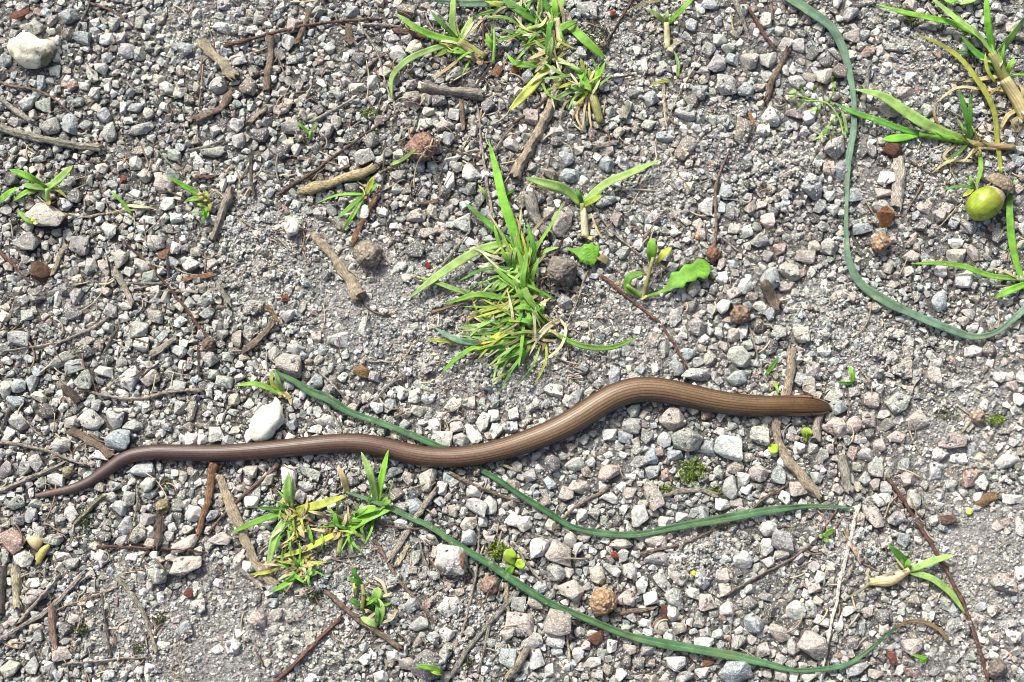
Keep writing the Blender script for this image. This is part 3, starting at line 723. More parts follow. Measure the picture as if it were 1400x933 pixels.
# bark flakes, shells and dry leaf scraps: x, y, length, width, turn, colour
CHIPS = [(1220, 207, 27, 25, 0, (0.10, 0.045, 0.03)), (1210, 298, 26, 26, 40, (0.22, 0.10, 0.04)), (494, 509, 24, 20, 10, (0.20, 0.13, 0.06)), (27, 20, 32, 12, 20, (0.16, 0.07, 0.05)), (841, 760, 13, 9, -30, (0.24, 0.05, 0.03)),
         (909, 836, 10, 24, 10, (0.11, 0.045, 0.035)), (1349, 683, 34, 15, 30, (0.17, 0.11, 0.06)), (816, 873, 24, 18, 20, (0.17, 0.085, 0.06)), (585, 364, 10, 8, -40, (0.20, 0.03, 0.02)), (168, 246, 9, 11, 0, (0.26, 0.08, 0.05)),
         (391, 408, 12, 11, 0, (0.20, 0.07, 0.04)), (1027, 163, 8, 24, 12, (0.36, 0.18, 0.08)), (55, 372, 34, 26, -30, (0.12, 0.07, 0.045)), (225, 348, 22, 14, 20, (0.20, 0.11, 0.07)), (1297, 711, 24, 14, 0, (0.13, 0.09, 0.07)),
         (968, 905, 18, 12, 10, (0.24, 0.12, 0.08)), (1220, 900, 12, 22, 15, (0.18, 0.07, 0.055)), (258, 812, 14, 12, 0, (0.19, 0.06, 0.05)), (681, 95, 26, 14, 65, (0.20, 0.11, 0.06)), (705, 95, 14, 12, 0, (0.24, 0.10, 0.05))]
# ball-shaped acorn cups: x, y, radius, colour, holed, label
CUPS = [(577, 200, 20, (0.22, 0.135, 0.10), 0, 'round reddish brown acorn cup above the yellowish cut stick'), (503, 348, 18, (0.21, 0.18, 0.14), 0, 'round grey ribbed acorn cup beside the knobbed tan stick'),
        (768, 370, 20, (0.15, 0.135, 0.115), 0, 'dark rough ball-shaped acorn cup under a dark red stem'), (825, 823, 19, (0.30, 0.20, 0.12), 0, 'bumpy tan acorn cup above the dark green blade'),
        (1012, 431, 13, (0.18, 0.125, 0.085), 1, 'small brown acorn cup with a round hole on top'), (1203, 332, 13, (0.29, 0.19, 0.115), 0, 'small tan acorn cup in the bend of the blue-green blade'),
        (1337, 570, 10, (0.26, 0.20, 0.15), 0, 'tiny smooth brown acorn cup beside a moss speck'), (223, 693, 10, (0.20, 0.17, 0.10), 1, 'tiny olive acorn cup with a pit, under the lizard'),
        (975, 347, 10, (0.16, 0.09, 0.055), 0, 'small brown knob at the end of the purple brown stem'), (93, 646, 8, (0.20, 0.18, 0.11), 0, "tiny olive ball beside the smooth grey stalk at the lizard's tail"),
        (670, 801, 13, (0.21, 0.145, 0.115), 0, 'rough brown acorn cup between a grey stalk and the bright seedling'), (1363, 915, 13, (0.13, 0.115, 0.095), 0, 'dark grey brown acorn cup at the foot of the straight red twig'),
        (285, 471, 9, (0.12, 0.085, 0.065), 0, 'dark bud at the end of the reddish bowed twig'), (825, 62, 5, (0.16, 0.11, 0.08), 0, 'tiny brown bud at the end of a dark twig by the runner grass'),
        (948.6, 784, 3.6, (0.62, 0.55, 0.02), 0, 'tiny bright yellow seed on pale gravel'), (1325, 700, 4.8, (0.50, 0.58, 0.10), 0, 'tiny lime green seed right of the straight red twig'),
        (953.7, 324, 4, (0.42, 0.22, 0.08), 0, 'tiny orange seed beside the purple brown stem'), (838, 19, 5, (0.22, 0.07, 0.04), 0, 'tiny dark red seed near the runner grass')]
# ------------------------------------------------------------------ plants: base, label, then blades from base to tip: colour, width, lift in the middle and at the tip (mm), outline, path
LCOL = {'G': (0.20, 0.47, 0.045), 'D': (0.10, 0.31, 0.04), 'L': (0.33, 0.54, 0.15), 'Y': (0.46, 0.52, 0.08), 'T': (0.15, 0.27, 0.19), 'S': (0.56, 0.46, 0.25), 'P': (0.66, 0.61, 0.42),
        'B': (0.34, 0.23, 0.12), 'K': (0.075, 0.20, 0.085), 'N': (0.42, 0.60, 0.06)}
PLANTS = [
('grass_tuft', 'dense bright green grass tuft with dry straw at its base', 'grass', (735, 445), (0, 60, 40), """G 12 16 12 g 727,385 713,358 702,315 688,273 679,234 668,192
D 7 10 9 g 700,333 675,313 656,295 635,277
L 11 12 4 g 697,331 656,342 631,356 590,384 558,409
L 6 7 6 g 646,404 617,394 593,385 572,379
G 8 12 5 g 716,412 682,407 654,403 627,410 606,417
B 3 8 3 g 660,405 617,418 590,428
G 8 10 6 g 716,374 703,379 686,393 667,400
L 6 12 8 g 694,384 682,386 670,401
G 6 9 5 g 718,411 694,425 674,432 657,441
D 6 9 6 g 692,447 674,440 663,433
L 10 7 4 g 694,448 670,447 648,448 628,448
P 5 9 5 g 690,444 668,444 640,446
Y 10 11 8 g 715,444 698,452 678,462 657,471
D 13 12 9 g 728,467 702,472 674,477 651,481
G 7 9 3 g 724,470 707,485 692,495 675,507
L 3 8 2 g 700,452 686,483 676,513 672,531
Y 3 5 2 g 695,509 684,515 674,524
G 6 9 3 g 660,470 639,480 621,493 603,511
Y 6 7 4 g 656,474 617,467 601,466 582,464
T 9 8 6 g 660,470 621,464 607,457 592,446
G 8 16 16 g 720,410 717,377 713,358 706,338
G 7 18 18 g 722,412 715,381 718,364 721,344
G 5 10 12 g 702,369 694,358 685,338
L 4 10 12 g 700,368 697,352 700,338
D 6 13 15 g 727,374 729,356 734,338
G 5 16 20 g 726,375 734,340 752,311 771,275
D 6 14 16 g 733,362 732,348 727,328 721,304
L 5 12 10 g 731,354 747,343 765,338
G 9 14 10 g 714,368 717,397 730,418 742,430
G 7 10 4 g 757,456 796,473 837,475 872,461
G 9 13 9 g 748,443 733,430 717,415 706,400
D 5 9 6 g 735,433 711,434 683,433
P 4 6 4 g 764,436 773,446 770,468 735,500
P 8 9 5 g 766,438 750,446 738,458 724,468
G 6 14 15 g 738,432 741,424 742,416
G 4 8 8 g 688,270 695,264 705,260
L 4 8 8 g 667,274 661,262 654,253
G 5 10 10 g 696,360 683,335 675,306
G 7 15 13 g 739,436 728,424 712,420 700,424
D 7 13 9 g 740,446 722,440 704,436
G 6 12 10 g 736,450 726,438 720,424
Y 6 12 8 g 734,455 716,455 700,462
G 7 14 12 g 724,420 712,404 704,390
L 6 14 14 g 718,405 708,392 700,378
D 6 16 17 g 722,392 730,372 737,352"""),
('grass_sprig', 'pale sprig with two spread leaves on a thick stem', 'grass', (800, 323), (0, 3, 12), """P 9 6 8 s 800,325 799,308 797,285
Y 7 7 10 s 799,310 797,295 796,278
L 12 12 8 g 796,280 774,260 744,250 718,243
L 11 13 10 g 797,279 828,252 862,237 904,218
N 9 10 8 g 796,282 808,275 824,267
D 6 11 13 g 796,278 792,268 788,258
S 3 6 3 g 797,275 760,262 718,252
S 3 5 3 g 808,292 818,318 826,330"""),
('leafy_weed', 'small weed with one broad lobed leaf held to the side', 'weed', (878, 407), (0, 2, 8), """Y 5 9 15 s 879,407 887,375 893,352
G 13 17 18 l 890,364 891,345 891,326
Y 10 16 16 l 897,362 905,350 918,338
G 10 9 12 l 876,406 857,394 859,381 882,373
G 26 9 5 b 881,406 907,398 932,380 956,369 972,368
L 5 6 9 s 877,405 868,398 857,390"""),
('grass_fan', 'fan of four green blades on a bent yellow stem beside a red stem', 'grass', (655, 80), (0, 10, 18), """Y 13 4 8 s 662,80 645,69 627,57
S 9 5 7 s 660,84 645,72 630,60
G 9 12 8 g 628,57 594,50 568,38 543,19
D 6 12 12 g 627,56 612,40 600,28 588,14
L 8 13 12 g 625,55 619,35 619,15 621,-14
L 9 11 12 g 629,57 638,40 646,23
P 4 12 12 g 631,56 640,42 649,28
L 8 9 2 g 626,58 587,69 554,85 535,108 536,136
S 4 4 2 g 634,76 612,94 592,107"""),
('small_weed', 'spindly pale green weed with short side leaves beside the red stem', 'weed', (674, 87), (0, 0, 0), """L 4 8 12 s 674,88 676,60 675,40
L 6 13 13 l 676,62 674,48 673,34
L 6 10 9 l 677,60 685,54 695,51
L 6 9 9 l 675,72 668,62 662,54
G 6 9 9 l 674,70 670,58 664,46"""),
('grass_tuft', 'sprawling runner grass with rooted nodes and one yellow blade', 'grass', (755, 75), (6, 26, 30), """P 9 4 9 s 766,62 764,44 761,25
G 8 12 14 g 761,28 759,12 757,-10
G 7 12 13 g 762,24 766,12 770,-6
D 8 10 12 g 760,23 750,12 741,-2
L 8 12 14 g 737,36 738,18 740,-8
D 11 11 8 g 738,31 712,16 686,-2
D 4 10 11 g 735,28 730,20 725,11
T 10 5 3 g 736,0 700,2 660,5 625,5 590,1
L 6 5 8 s 708,44 737,36 754,31
S 5 4 3 g 712,42 700,52 690,62
G 11 12 5 g 774,32 788,44 803,58 828,81
G 9 10 10 g 754,48 772,36 790,29
D 8 13 16 g 748,88 750,58 751,26
L 7 13 15 g 750,88 752,70 755,50
G 8 7 8 g 750,90 725,89 704,87 693,74
Y 12 6 3 g 749,92 724,122 696,152
L 6 5 6 s 748,73 774,87 795,98
G 9 9 6 g 790,95 800,112 809,128
G 6 12 15 g 810,126 816,110 828,84
L 7 6 4 g 806,120 788,121 768,131 752,140
Y 11 4 3 s 809,128 815,146 821,168
S 3 4 2 g 803,132 799,150 797,176
S 3 4 2 g 790,130 774,140 764,168
S 3 4 2 g 799,134 786,155 779,175
S 3 4 2 g 805,140 806,158 809,178
S 3 4 2 g 795,138 788,158 800,182
Y 5 7 7 g 802,104 797,92 794,80
S 4 3 2 g 760,95 770,105 762,112 752,104"""),
('grass_sprig', 'small pale sprig with two short leaves by itself on gravel', 'grass', (912, 65), (0, 2, 10), """P 8 5 9 s 912,67 912,50 911,31
G 7 13 14 g 911,35 928,18 950,-4
L 7 10 10 g 910,34 899,22 886,12
L 5 11 12 g 911,34 912,24 913,13
L 5 3 2 g 926,106 927,88 922,70
S 3 6 4 g 902,2 878,5 854,20
S 3 3 2 g 912,66 920,62 925,54
Y 4 3 2 g 916,110 905,112 890,116"""),
('grass_tuft', 'tall leaning grass with a thick straw coloured stem', 'grass', (1394, 155), (0, 12, 26), """S 17 6 9 s 1404,165 1392,139 1374,108
Y 13 9 13 s 1377,113 1368,95 1356,72
L 11 16 16 g 1358,76 1339,51 1309,28 1270,-5
G 9 13 9 g 1344,54 1300,32 1270,25 1234,17 1198,6
D 10 10 8 g 1370,103 1351,86 1334,73 1314,49
G 9 17 20 g 1358,74 1351,40 1348,-8
L 11 16 16 g 1362,78 1381,51 1406,16
G 7 14 15 g 1374,106 1380,92 1387,78
P 4 14 15 g 1366,76 1369,84 1367,92
K 5 5 3 g 1344,80 1320,72 1296,73
G 12 6 4 l 1284,-8 1300,0 1312,-2
L 14 6 4 l 1312,6 1326,0 1342,-10
S 6 3 2 g 1372,104 1345,108 1316,112
S 4 3 2 g 1380,128 1340,122 1310,120 1278,142
B 4 3 2 g 1276,140 1278,160 1288,176
S 6 4 2 g 1392,150 1378,158 1368,178
S 6 4 2 g 1386,130 1374,124 1355,122
S 5 4 3 g 1394,140 1398,125 1388,108"""),
('yellow_blade', 'long yellow bent grass blade hanging down towards the green acorn', 'grass', (1369, 238), (0, 0, 0), """Y 7 9 6 g 1369,238 1364,199 1358,150 1334,107 1309,77 1283,60 1248,45"""),
('grass_tuft', 'flat spreading grass with a brown crown above the green acorn', 'grass', (1335, 200), (0, 12, 22), """L 14 11 8 g 1326,193 1310,189 1276,176 1236,152 1206,132 1168,122
G 8 4 4 s 1330,196 1300,190 1256,184
D 8 8 8 g 1260,184 1230,176 1200,165 1168,154 1138,140
G 12 5 4 l 1260,185 1230,189 1206,191
D 9 14 18 g 1328,193 1320,156 1311,122
D 7 14 16 g 1328,192 1326,168 1327,128
B 9 3 3 s 1326,196 1355,199 1388,202
S 6 3 3 s 1330,199 1358,203 1386,199
G 6 8 5 g 1338,203 1341,231 1334,256
D 4 7 6 g 1334,257 1311,255 1289,260
G 5 8 8 g 1332,256 1328,248 1326,240
Y 6 5 4 g 1331,257 1324,264 1316,269
S 6 3 2 g 1330,220 1296,222 1275,236
S 4 3 2 g 1310,195 1290,215 1310,226"""),
('grass_sprig', 'three bladed green sprig hanging in from beyond the acorn', 'grass', (1396, 386), (0, 0, 0), """G 9 13 12 g 1398,386 1386,346 1381,306 1381,271 1388,243
G 7 9 7 g 1397,382 1353,377 1318,365 1282,360 1245,361
G 9 8 6 g 1404,388 1379,398 1359,408
S 3 4 3 g 1400,330 1392,335 1390,342
S 3 4 3 g 1396,384 1375,372 1352,365"""),
('grass_tuft', 'ragged grass with five spread blades and one yellowed blade', 'grass', (404, 716), (0, 26, 24), """L 11 12 12 g 398,698 393,669 395,646
P 5 10 9 g 398,690 402,668 400,652
D 6 10 9 g 397,697 372,696 351,694
G 8 11 7 g 397,698 354,712 315,729
L 10 9 5 g 398,700 379,728 366,776
Y 11 11 9 g 404,698 438,690 474,678
G 7 8 7 g 414,710 424,730 429,746
S 4 6 4 g 400,720 415,716 432,720
S 4 7 4 g 380,690 388,684 396,698"""),
('grass_tuft', 'broad curled green grass with two upright blades below the lizard', 'grass', (464, 724), (0, 20, 22), """Y 8 8 5 g 480,718 448,736 413,753 373,764
G 15 9 10 g 466,728 502,708 534,698
G 10 13 12 l 480,712 497,699 517,695
G 7 11 12 g 466,727 460,716 458,701
L 9 15 17 g 515,688 507,652 494,618
G 9 15 18 g 516,688 522,654 531,615
G 10 10 9 l 520,690 528,686 534,682
S 8 8 7 g 476,676 470,656 462,636
P 8 8 7 g 490,700 502,696 514,692
Y 7 7 6 s 466,728 466,740 462,758
S 4 5 3 g 460,728 440,726 420,722"""),
('grass_sprig', 'low dry sprig with short green blades beside the pale tan forked stick', 'grass', (410, 772), (0, 30, 24), """G 7 8 5 g 413,784 394,797 368,811
G 8 9 7 g 412,783 400,790 390,796
D 5 9 10 g 412,782 406,772 400,760
L 7 8 7 g 414,784 424,785 436,782
G 4 9 9 g 412,782 413,772 415,764"""),
('curly_sprout', 'tiny curly pale green sprout in a mossy hollow', 'grass', (500, 835), (0, 1, 6), """Y 5 6 8 s 495,834 497,811 495,799
D 6 9 10 g 495,800 489,792 481,774
D 7 8 8 g 495,800 486,796 476,789
D 7 5 5 g 493,828 486,824 478,819
L 13 7 6 l 513,826 515,815 517,803
L 9 8 6 g 518,852 522,832 517,818
D 6 7 6 g 516,852 516,838 514,826
L 9 4 3 g 516,856 504,850 493,844
Y 5 6 5 g 497,815 505,820 512,822
P 4 8 4 g 512,790 522,796 528,812 530,818
P 4 5 3 g 521,852 536,846 543,832"""),
('grass_sprig', 'little sprig with one long blade beside the smooth white pebble', 'grass', (388, 540), (0, 3, 10), """G 7 10 8 g 388,540 368,531 347,525 322,528
L 7 9 10 g 386,536 381,524 376,508
Y 5 8 9 g 384,534 372,524 372,506
S 5 4 3 g 390,536 396,545 398,555
B 6 5 4 g 388,538 394,544 400,540"""),
('grass_sprig', 'short sprout with three spread leaves on the left gravel', 'grass', (66, 276), (0, 1, 8), """L 6 4 8 s 67,277 65,268 64,258
G 9 11 8 g 64,258 38,241 12,232
L 9 8 6 g 63,259 49,256 30,253
L 10 11 11 g 65,258 82,244 100,226
G 8 6 3 g 62,257 37,263 17,276
Y 4 4 3 g 70,256 82,262 92,271"""),
('grass_shoot', 'short broad green blade half buried beside the three-leaved sprout', 'grass', (0, 277), (0, 0, 0), """G 9 6 4 g -6,280 13,264 25,256"""),
('grass_sprig', 'single tiny green shoot on the flat tan stone', 'grass', (47, 306), (0, 1, 6), """G 8 7 5 g 48,306 38,300 24,288
Y 7 4 3 g 48,308 46,303 43,298"""),
('grass_sprig', 'little yellowing sprout beside the short thick grey stick', 'grass', (281, 272), (0, 4, 12), """G 7 9 7 g 282,272 260,259 229,241
G 8 6 5 g 283,271 268,272 253,275
G 9 4 3 l 281,284 281,291 282,298
Y 5 6 4 g 283,272 287,280 284,290"""),
('grass_shoot', 'thin lone green shoot growing through pale gravel', 'grass', (180, 295), (0, 0, 0), """G 4 6 5 g 180,294 171,281 150,260
P 5 3 2 g 174,281 190,283 208,284"""),
('grass_sprig', 'three bladed green sprig in front of the yellowish cut stick', 'grass', (498, 268), (0, 2, 8), """G 5 8 5 g 498,266 463,267 431,279
G 6 6 4 g 496,269 480,282 462,299
G 6 6 3 g 496,270 484,292 468,316
Y 8 8 9 g 500,266 506,254 511,241
L 5 8 9 g 502,264 510,258 516,250"""),
('grass_shoot', 'pale curved shoot touching the reddish acorn cup', 'grass', (534, 226), (0, 0, 0), """L 5 5 6 g 533,226 548,220 570,203"""),
('grass_sprig', 'tiny two-leaved green sprout near the long dark twig', 'grass', (424, 183), (0, 0, 0), """G 4 4 5 g 424,184 414,174 404,166
L 4 4 5 g 424,184 428,176 434,168
L 4 3 3 s 424,190 424,186 424,180"""),
('seedling', 'uprooted seedling with a white root and three green leaves', 'seedling', (1239, 782), (0, 2, 10), """S 10 4 5 s 1189,795 1218,796 1242,780
P 8 5 6 s 1196,792 1220,792 1243,779
P 3 4 3 g 1194,793 1178,806 1158,818
P 3 4 3 g 1200,790 1216,784 1230,780
S 3 4 3 g 1192,796 1186,784 1188,776
D 9 9 11 g 1243,780 1229,758 1214,745
L 9 9 8 g 1244,780 1276,767 1306,759
L 9 8 4 g 1242,782 1273,791 1300,812 1320,840
P 3 6 6 g 1238,780 1228,768 1222,758
G 7 8 9 g 1240,780 1241,772 1243,764"""),
('seedling', 'tiny bright lime seedling with three rounded leaves', 'seedling', (703, 772), (0, 0, 0), """N 17 7 7 l 704,772 697,764 700,750
N 14 7 7 l 704,773 710,772 717,768
G 14 4 3 l 703,774 697,780 690,784
N 4 6 6 g 700,758 706,761 711,762"""),
('seedling', "single round lime leaf on a short stalk beside the lizard's chin", 'seedling', (1102, 598), (0, 0, 0), """N 3 3 5 s 1102,604 1103,598 1103,592
N 14 6 6 l 1102,600 1103,592 1106,585"""),
('seedling', 'small round green leaf tucked under the twisted stick', 'seedling', (1054, 616), (0, 0, 0), """N 14 4 4 l 1051,607 1057,613 1064,617"""),
('grass_shoot', 'small green sliver behind the stick at the lizard\'s neck', 'grass', (1048, 512), (0, 0, 0), """G 6 5 4 g 1047,513 1055,502 1065,488
G 4 4 3 g 1058,522 1062,530 1065,538"""),
('grass_sprig', 'tiny bent green sprout just ahead of the lizard\'s snout', 'grass', (1166, 524), (0, 0, 0), """G 6 5 4 g 1166,524 1165,512 1161,500
G 5 4 3 g 1167,524 1156,524 1145,522"""),
('seedling', 'tiny crinkled green leaf cluster beside the kinked brown twig', 'seedling', (1127, 734), (0, 0, 0), """G 9 4 4 l 1127,736 1132,730 1141,724
G 7 4 4 l 1127,736 1129,738 1131,742
L 6 4 4 l 1127,735 1124,733 1120,735"""),
('grass_shoot', 'short green blade lying on the large dark stone', 'grass', (604, 919), (0, 0, 0), """G 7 5 4 g 606,920 592,914 568,910
Y 4 4 3 g 606,922 598,921 588,918"""),
('grass_shoot', 'tiny green shoot between pink stones below the uprooted seedling', 'grass', (1268, 901), (0, 0, 0), """G 5 4 3 g 1269,901 1260,899 1248,896
G 5 4 3 g 1268,901 1262,904 1256,905"""),
('leaf', 'torn green leaf scrap beside the dark ball-shaped acorn cup', 'leaf', (800, 345), (0, 0, 0), """G 33 7 5 b 776,340 788,344 806,348 818,352
S 12 6 3 b 808,340 818,350 832,358"""),
('grass_sprig', 'tiny pale shoot beside the kinked blue-green blade', 'grass', (1150, 192), (0, 0, 0), """L 4 5 6 g 1158,184 1155,165 1150,148
L 3 4 3 g 1146,180 1128,184 1110,193"""),
]
LONG_BLADES = [
('long_grass_blade', 'long blue-green grass blade hanging down and kinked into a hook', 'T', [(1070, -8, 13), (1108, 17, 13), (1136, 38, 12), (1153, 69, 11), (1162, 103, 9), (1167.5, 144, 7), (1167, 178, 9), (1160, 219, 9), (1158, 267, 5), (1157, 315, 6),
  (1160, 354, 9), (1174, 385, 12), (1204, 408, 13), (1252, 432, 12), (1297, 450, 11), (1335, 461, 9), (1359, 456, 8), (1385, 437, 9), (1412, 412, 9)]),
('long_grass_blade', 'folded green grass blade passing under the lizard', 'K', [(372, 507, 3), (398, 519, 7), (430, 538, 11), (442, 542, 11), (477, 563, 10), (510, 575, 8), (535, 584, 8), (570, 598, 9), (603, 612, 8), (628, 626, 7), (651, 639, 7), (681, 656, 8), (700, 669, 9), (744, 697, 9),
  (782, 720, 8), (820, 729, 9), (871, 731, 9), (923, 721, 11), (991, 709, 13), (1060, 697, 10), (1108, 692, 6), (1168, 695, 2)]),
('long_grass_blade', 'long dark green grass blade with a dried brown tip under the bleached straw', 'K', [(473, 673, 4), (514, 687, 7), (555, 705, 8), (590, 722, 9), (624, 745, 10), (665, 769, 11), (704, 795, 11), (751, 824, 11), (803, 846, 10), (854, 867, 11), (905, 880, 12), (957, 889, 12), (1008, 898, 12),
  (1045, 907, 9), (1081, 916, 7), (1126, 915, 7), (1160, 908, 6), (1194, 884, 5), (1225, 858, 4)]),
]
DRY_TIP = [(1222, 859, 4), (1246, 849, 5), (1280, 858, 5), (1299, 879, 2)]
MOSS = [(945, 645, 26, 24, 0, 420, 'bright green moss patch among pale stones below the lizard'), (975, 672, 16, 10, 0, 130, None), (912, 668, 12, 8, 0, 60, None), (680, 752, 17, 19, 0, 300, 'deep green moss cushion beside the bright seedling'),
        (505, 155, 17, 10, 0, 120, 'yellowish moss speck beside the end of the long dark twig'), (820, 48, 32, 24, 1, 260, 'thin dark moss film beside the runner grass'), (1245, 28, 14, 12, 1, 160, 'dark olive moss cushion near the tall leaning grass'),
        (1362, 574, 18, 10, 0, 140, 'small green moss patch beside a tiny brown acorn cup'), (1297, 565, 22, 14, 1, 90, 'sparse green moss film on bare ground'), (118, 712, 13, 26, 1, 150, "grey green moss clump under the lizard's tail"),
        (112, 860, 16, 9, 1, 120, 'flat grey green moss patch among grey stalks'), (218, 846, 12, 12, 1, 90, 'small round moss speck on bare sandy ground'), (190, 886, 11, 11, 1, 70, 'dark moss speck with a yellow dot beside a bent stalk'),
        (226, 662, 10, 14, 1, 90, 'small moss tuft just below the lizard'), (510, 828, 26, 24, 1, 220, 'dull moss filling the hollow of the curly sprout'), (430, 815, 18, 14, 1, 110, 'dusty moss beside the low dry sprig'), (720, 505, 34, 14, 1, 90, 'thin dusty moss under the big grass tuft'),
        (1250, 80, 10, 8, 1, 30, None), (640, 906, 10, 10, 1, 50, 'moss speck at the foot of the grey frayed stalk')]
# ------------------------------------------------------------------ ground sheet
def sand_vs_gap_shade(X, Y):  # high on pale sand, low where gap shade is painted into ground and grit
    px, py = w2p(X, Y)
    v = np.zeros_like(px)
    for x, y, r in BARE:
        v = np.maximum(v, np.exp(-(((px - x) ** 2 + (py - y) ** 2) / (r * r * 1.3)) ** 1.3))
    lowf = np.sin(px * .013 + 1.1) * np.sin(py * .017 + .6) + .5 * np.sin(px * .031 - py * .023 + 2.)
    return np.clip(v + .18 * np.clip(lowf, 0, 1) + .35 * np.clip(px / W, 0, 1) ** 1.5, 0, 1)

def dust_level(X, Y):
    """fine sand and dust drifted over the gravel, deepest on the worn patches"""
    px, py = w2p(X, Y)
    v = np.zeros_like(px)
    for x, y, r in BARE:
        v = np.maximum(v, np.exp(-(((px - x) ** 2 + (py - y) ** 2) / (r * r)) ** 1.3))
    lowf = np.sin(px * .013 + 1.1) * np.sin(py * .017 + .6) + .6 * np.sin(px * .031 - py * .023 + 2.) + .4 * np.sin(px * .052 + py * .061)
    side = np.clip(px / W, 0, 1)
    d = -0.0001 + 0.0005 * side + 0.0004 * np.clip(lowf, -1, 1.5) + 0.0013 * v
    fine = .00022 * (np.sin(px * .41 + py * .23) * np.sin(py * .37 - px * .17 + 1.) + np.sin(px * .77 - 1.) * np.sin(py * .83))
    return np.clip(d, 0, None) + fine * .8

def ground_z(X, Y):
    return (base_relief(X, Y) + dust_level(X, Y)) * relief_fade(X, Y)

def build_ground():
    nx, ny = 420, 340
    xs = np.linspace(-0.44, 0.44, nx)
    ys = np.linspace(-0.38, 0.38, ny)
    X, Y = np.meshgrid(xs, ys)
    Z = ground_z(X, Y)
    V = np.stack([X.ravel(), Y.ravel(), Z.ravel()], 1)
    I = np.arange(nx * ny).reshape(ny, nx)
    F = np.stack([I[:-1, :-1], I[:-1, 1:], I[1:, 1:], I[1:, :-1]], -1).reshape(-1, 4)
    ring = np.concatenate([I[0, :], I[1:, -1], I[-1, -2::-1], I[-2:0:-1, 0]])
    O = V[ring] * np.array((60, 60, 0))
    n, out = len(ring), len(V)
    k = np.arange(n)
    F = np.concatenate([F, np.stack([ring, out + k, out + (k + 1) % n, ring[(k + 1) % n]], 1)])
    VV = np.concatenate([V, O])
    o = link('ground', mesh_np('ground', VV, F, True, None, np.repeat(sand_vs_gap_shade(VV[:, 0], VV[:, 1])[:, None], 3, 1)), M_GROUND)
    tag(o, 'grey sandy soil of the gravel path', None, None, 'structure')
build_ground()

# ------------------------------------------------------------------ the lizard's line on the ground (needed before the stones settle)
WORM = [(49, 678, 2.6), (62, 676, 4.4), (77, 673, 5.4), (98, 668.5, 6.4), (120, 660, 7.4), (136, 650, 8.2), (150, 640.5, 8.8), (163, 631, 9.3), (178, 624, 9.8), (205, 619, 10.4), (250, 619, 11), (300, 619.5, 11.4),
        (352, 616.5, 12), (410, 611, 12.6), (452, 607, 13), (480, 606, 13.3), (505, 608, 13.6), (530, 613, 13.8), (560, 620.5, 13.8), (590, 625, 13.8), (620, 625.5, 13.9), (655, 621.5, 14.2), (690, 613.5, 14.8), (725, 602, 15.6),
        (760, 588, 16.4), (795, 569, 17), (820, 553, 17.2), (845, 540, 17.2), (870, 533.5, 17.2), (900, 533.5, 17), (940, 541, 16.4), (975, 548.5, 15.6), (1010, 553.5, 15), (1045, 555.5, 14.4), (1070, 555, 14), (1085, 555, 14.1), (1100, 555, 13.9),
        (1112, 555.5, 12.6), (1121, 556.5, 10.6), (1128, 557.3, 8.2), (1132.5, 557.8, 5.6), (1135.5, 558, 2.2)]

def catmull(P, n):
    P = np.asarray(P, float)
    d = np.concatenate(([0], np.cumsum(np.linalg.norm(np.diff(P[:, :2], axis=0), axis=1))))
    t = np.linspace(0, d[-1], n)
    Q = np.empty((n, P.shape[1]))
    for k in range(P.shape[1]):
        m = np.gradient(P[:, k], d)
        i = np.clip(np.searchsorted(d, t, 'right') - 1, 0, len(d) - 2)
        h = d[i + 1] - d[i]
        s = (t - d[i]) / h
        Q[:, k] = ((2 * s**3 - 3 * s**2 + 1) * P[i, k] + (s**3 - 2 * s**2 + s) * h * m[i] + (-2 * s**3 + 3 * s**2) * P[i + 1, k] + (s**3 - s**2) * h * m[i + 1])
    return Q

WORM_Q = catmull(WORM, 420)

def worm_clear(px, py):
    """distance from the lizard's centre line, in body radii"""
    d = np.hypot(WORM_Q[:, 0] - px, WORM_Q[:, 1] - py)
    k = int(np.argmin(d))
    return d[k] / WORM_Q[k, 2]

# ------------------------------------------------------------------ stone shapes
def proto_stone(seed, n, bev, sub, rough, rounded=0.0):
    r = random.Random(seed)
    bm = bmesh.new()
    ga = math.pi * (3 - math.sqrt(5))
    for i in range(n):
        z = 1 - 2 * (i + .5) / n
        q = math.sqrt(1 - z * z)
        a = ga * i + r.uniform(-.5, .5)
        v = Vector((q * math.cos(a), q * math.sin(a), z)) + Vector((r.uniform(-.42, .42), r.uniform(-.42, .42), r.uniform(-.42, .42)))
        e = 1.0 / max(abs(v.x), abs(v.y), abs(v.z)) if r.random() < .45 else 1.0 / v.length
        bm.verts.new(v.lerp(v * e, .75))
    bmesh.ops.convex_hull(bm, input=bm.verts)
    bmesh.ops.delete(bm, geom=[v for v in bm.verts if not v.link_faces], context='VERTS')
    if bev:
        bmesh.ops.dissolve_limit(bm, angle_limit=math.radians(14), verts=bm.verts, edges=bm.edges)
        bmesh.ops.bevel(bm, geom=list(bm.edges), offset=bev, segments=1, affect='EDGES', clamp_overlap=True)
    bmesh.ops.triangulate(bm, faces=bm.faces)
    for _ in range(sub):
        bmesh.ops.subdivide_edges(bm, edges=bm.edges, cuts=1, smooth=rounded, use_grid_fill=True)
        bmesh.ops.triangulate(bm, faces=bm.faces)
    if rough:
        bm.normal_update()
        off = Vector((seed * 7.1, seed * 3.3, 0))
        for v in bm.verts:
            v.co += v.normal * (mnoise.noise(v.co * 1.6 + off) * rough + mnoise.noise(v.co * 4.5 + off) * rough * .5)
    bm.verts.ensure_lookup_table()
    V = np.array([v.co[:] for v in bm.verts], np.float32)
    V -= (V.max(0) + V.min(0)) / 2
    V /= (V.max(0) - V.min(0)) / 2
    F = np.array([[v.index for v in f.verts] for f in bm.faces], np.int32)
    bm.free()
    return V, F

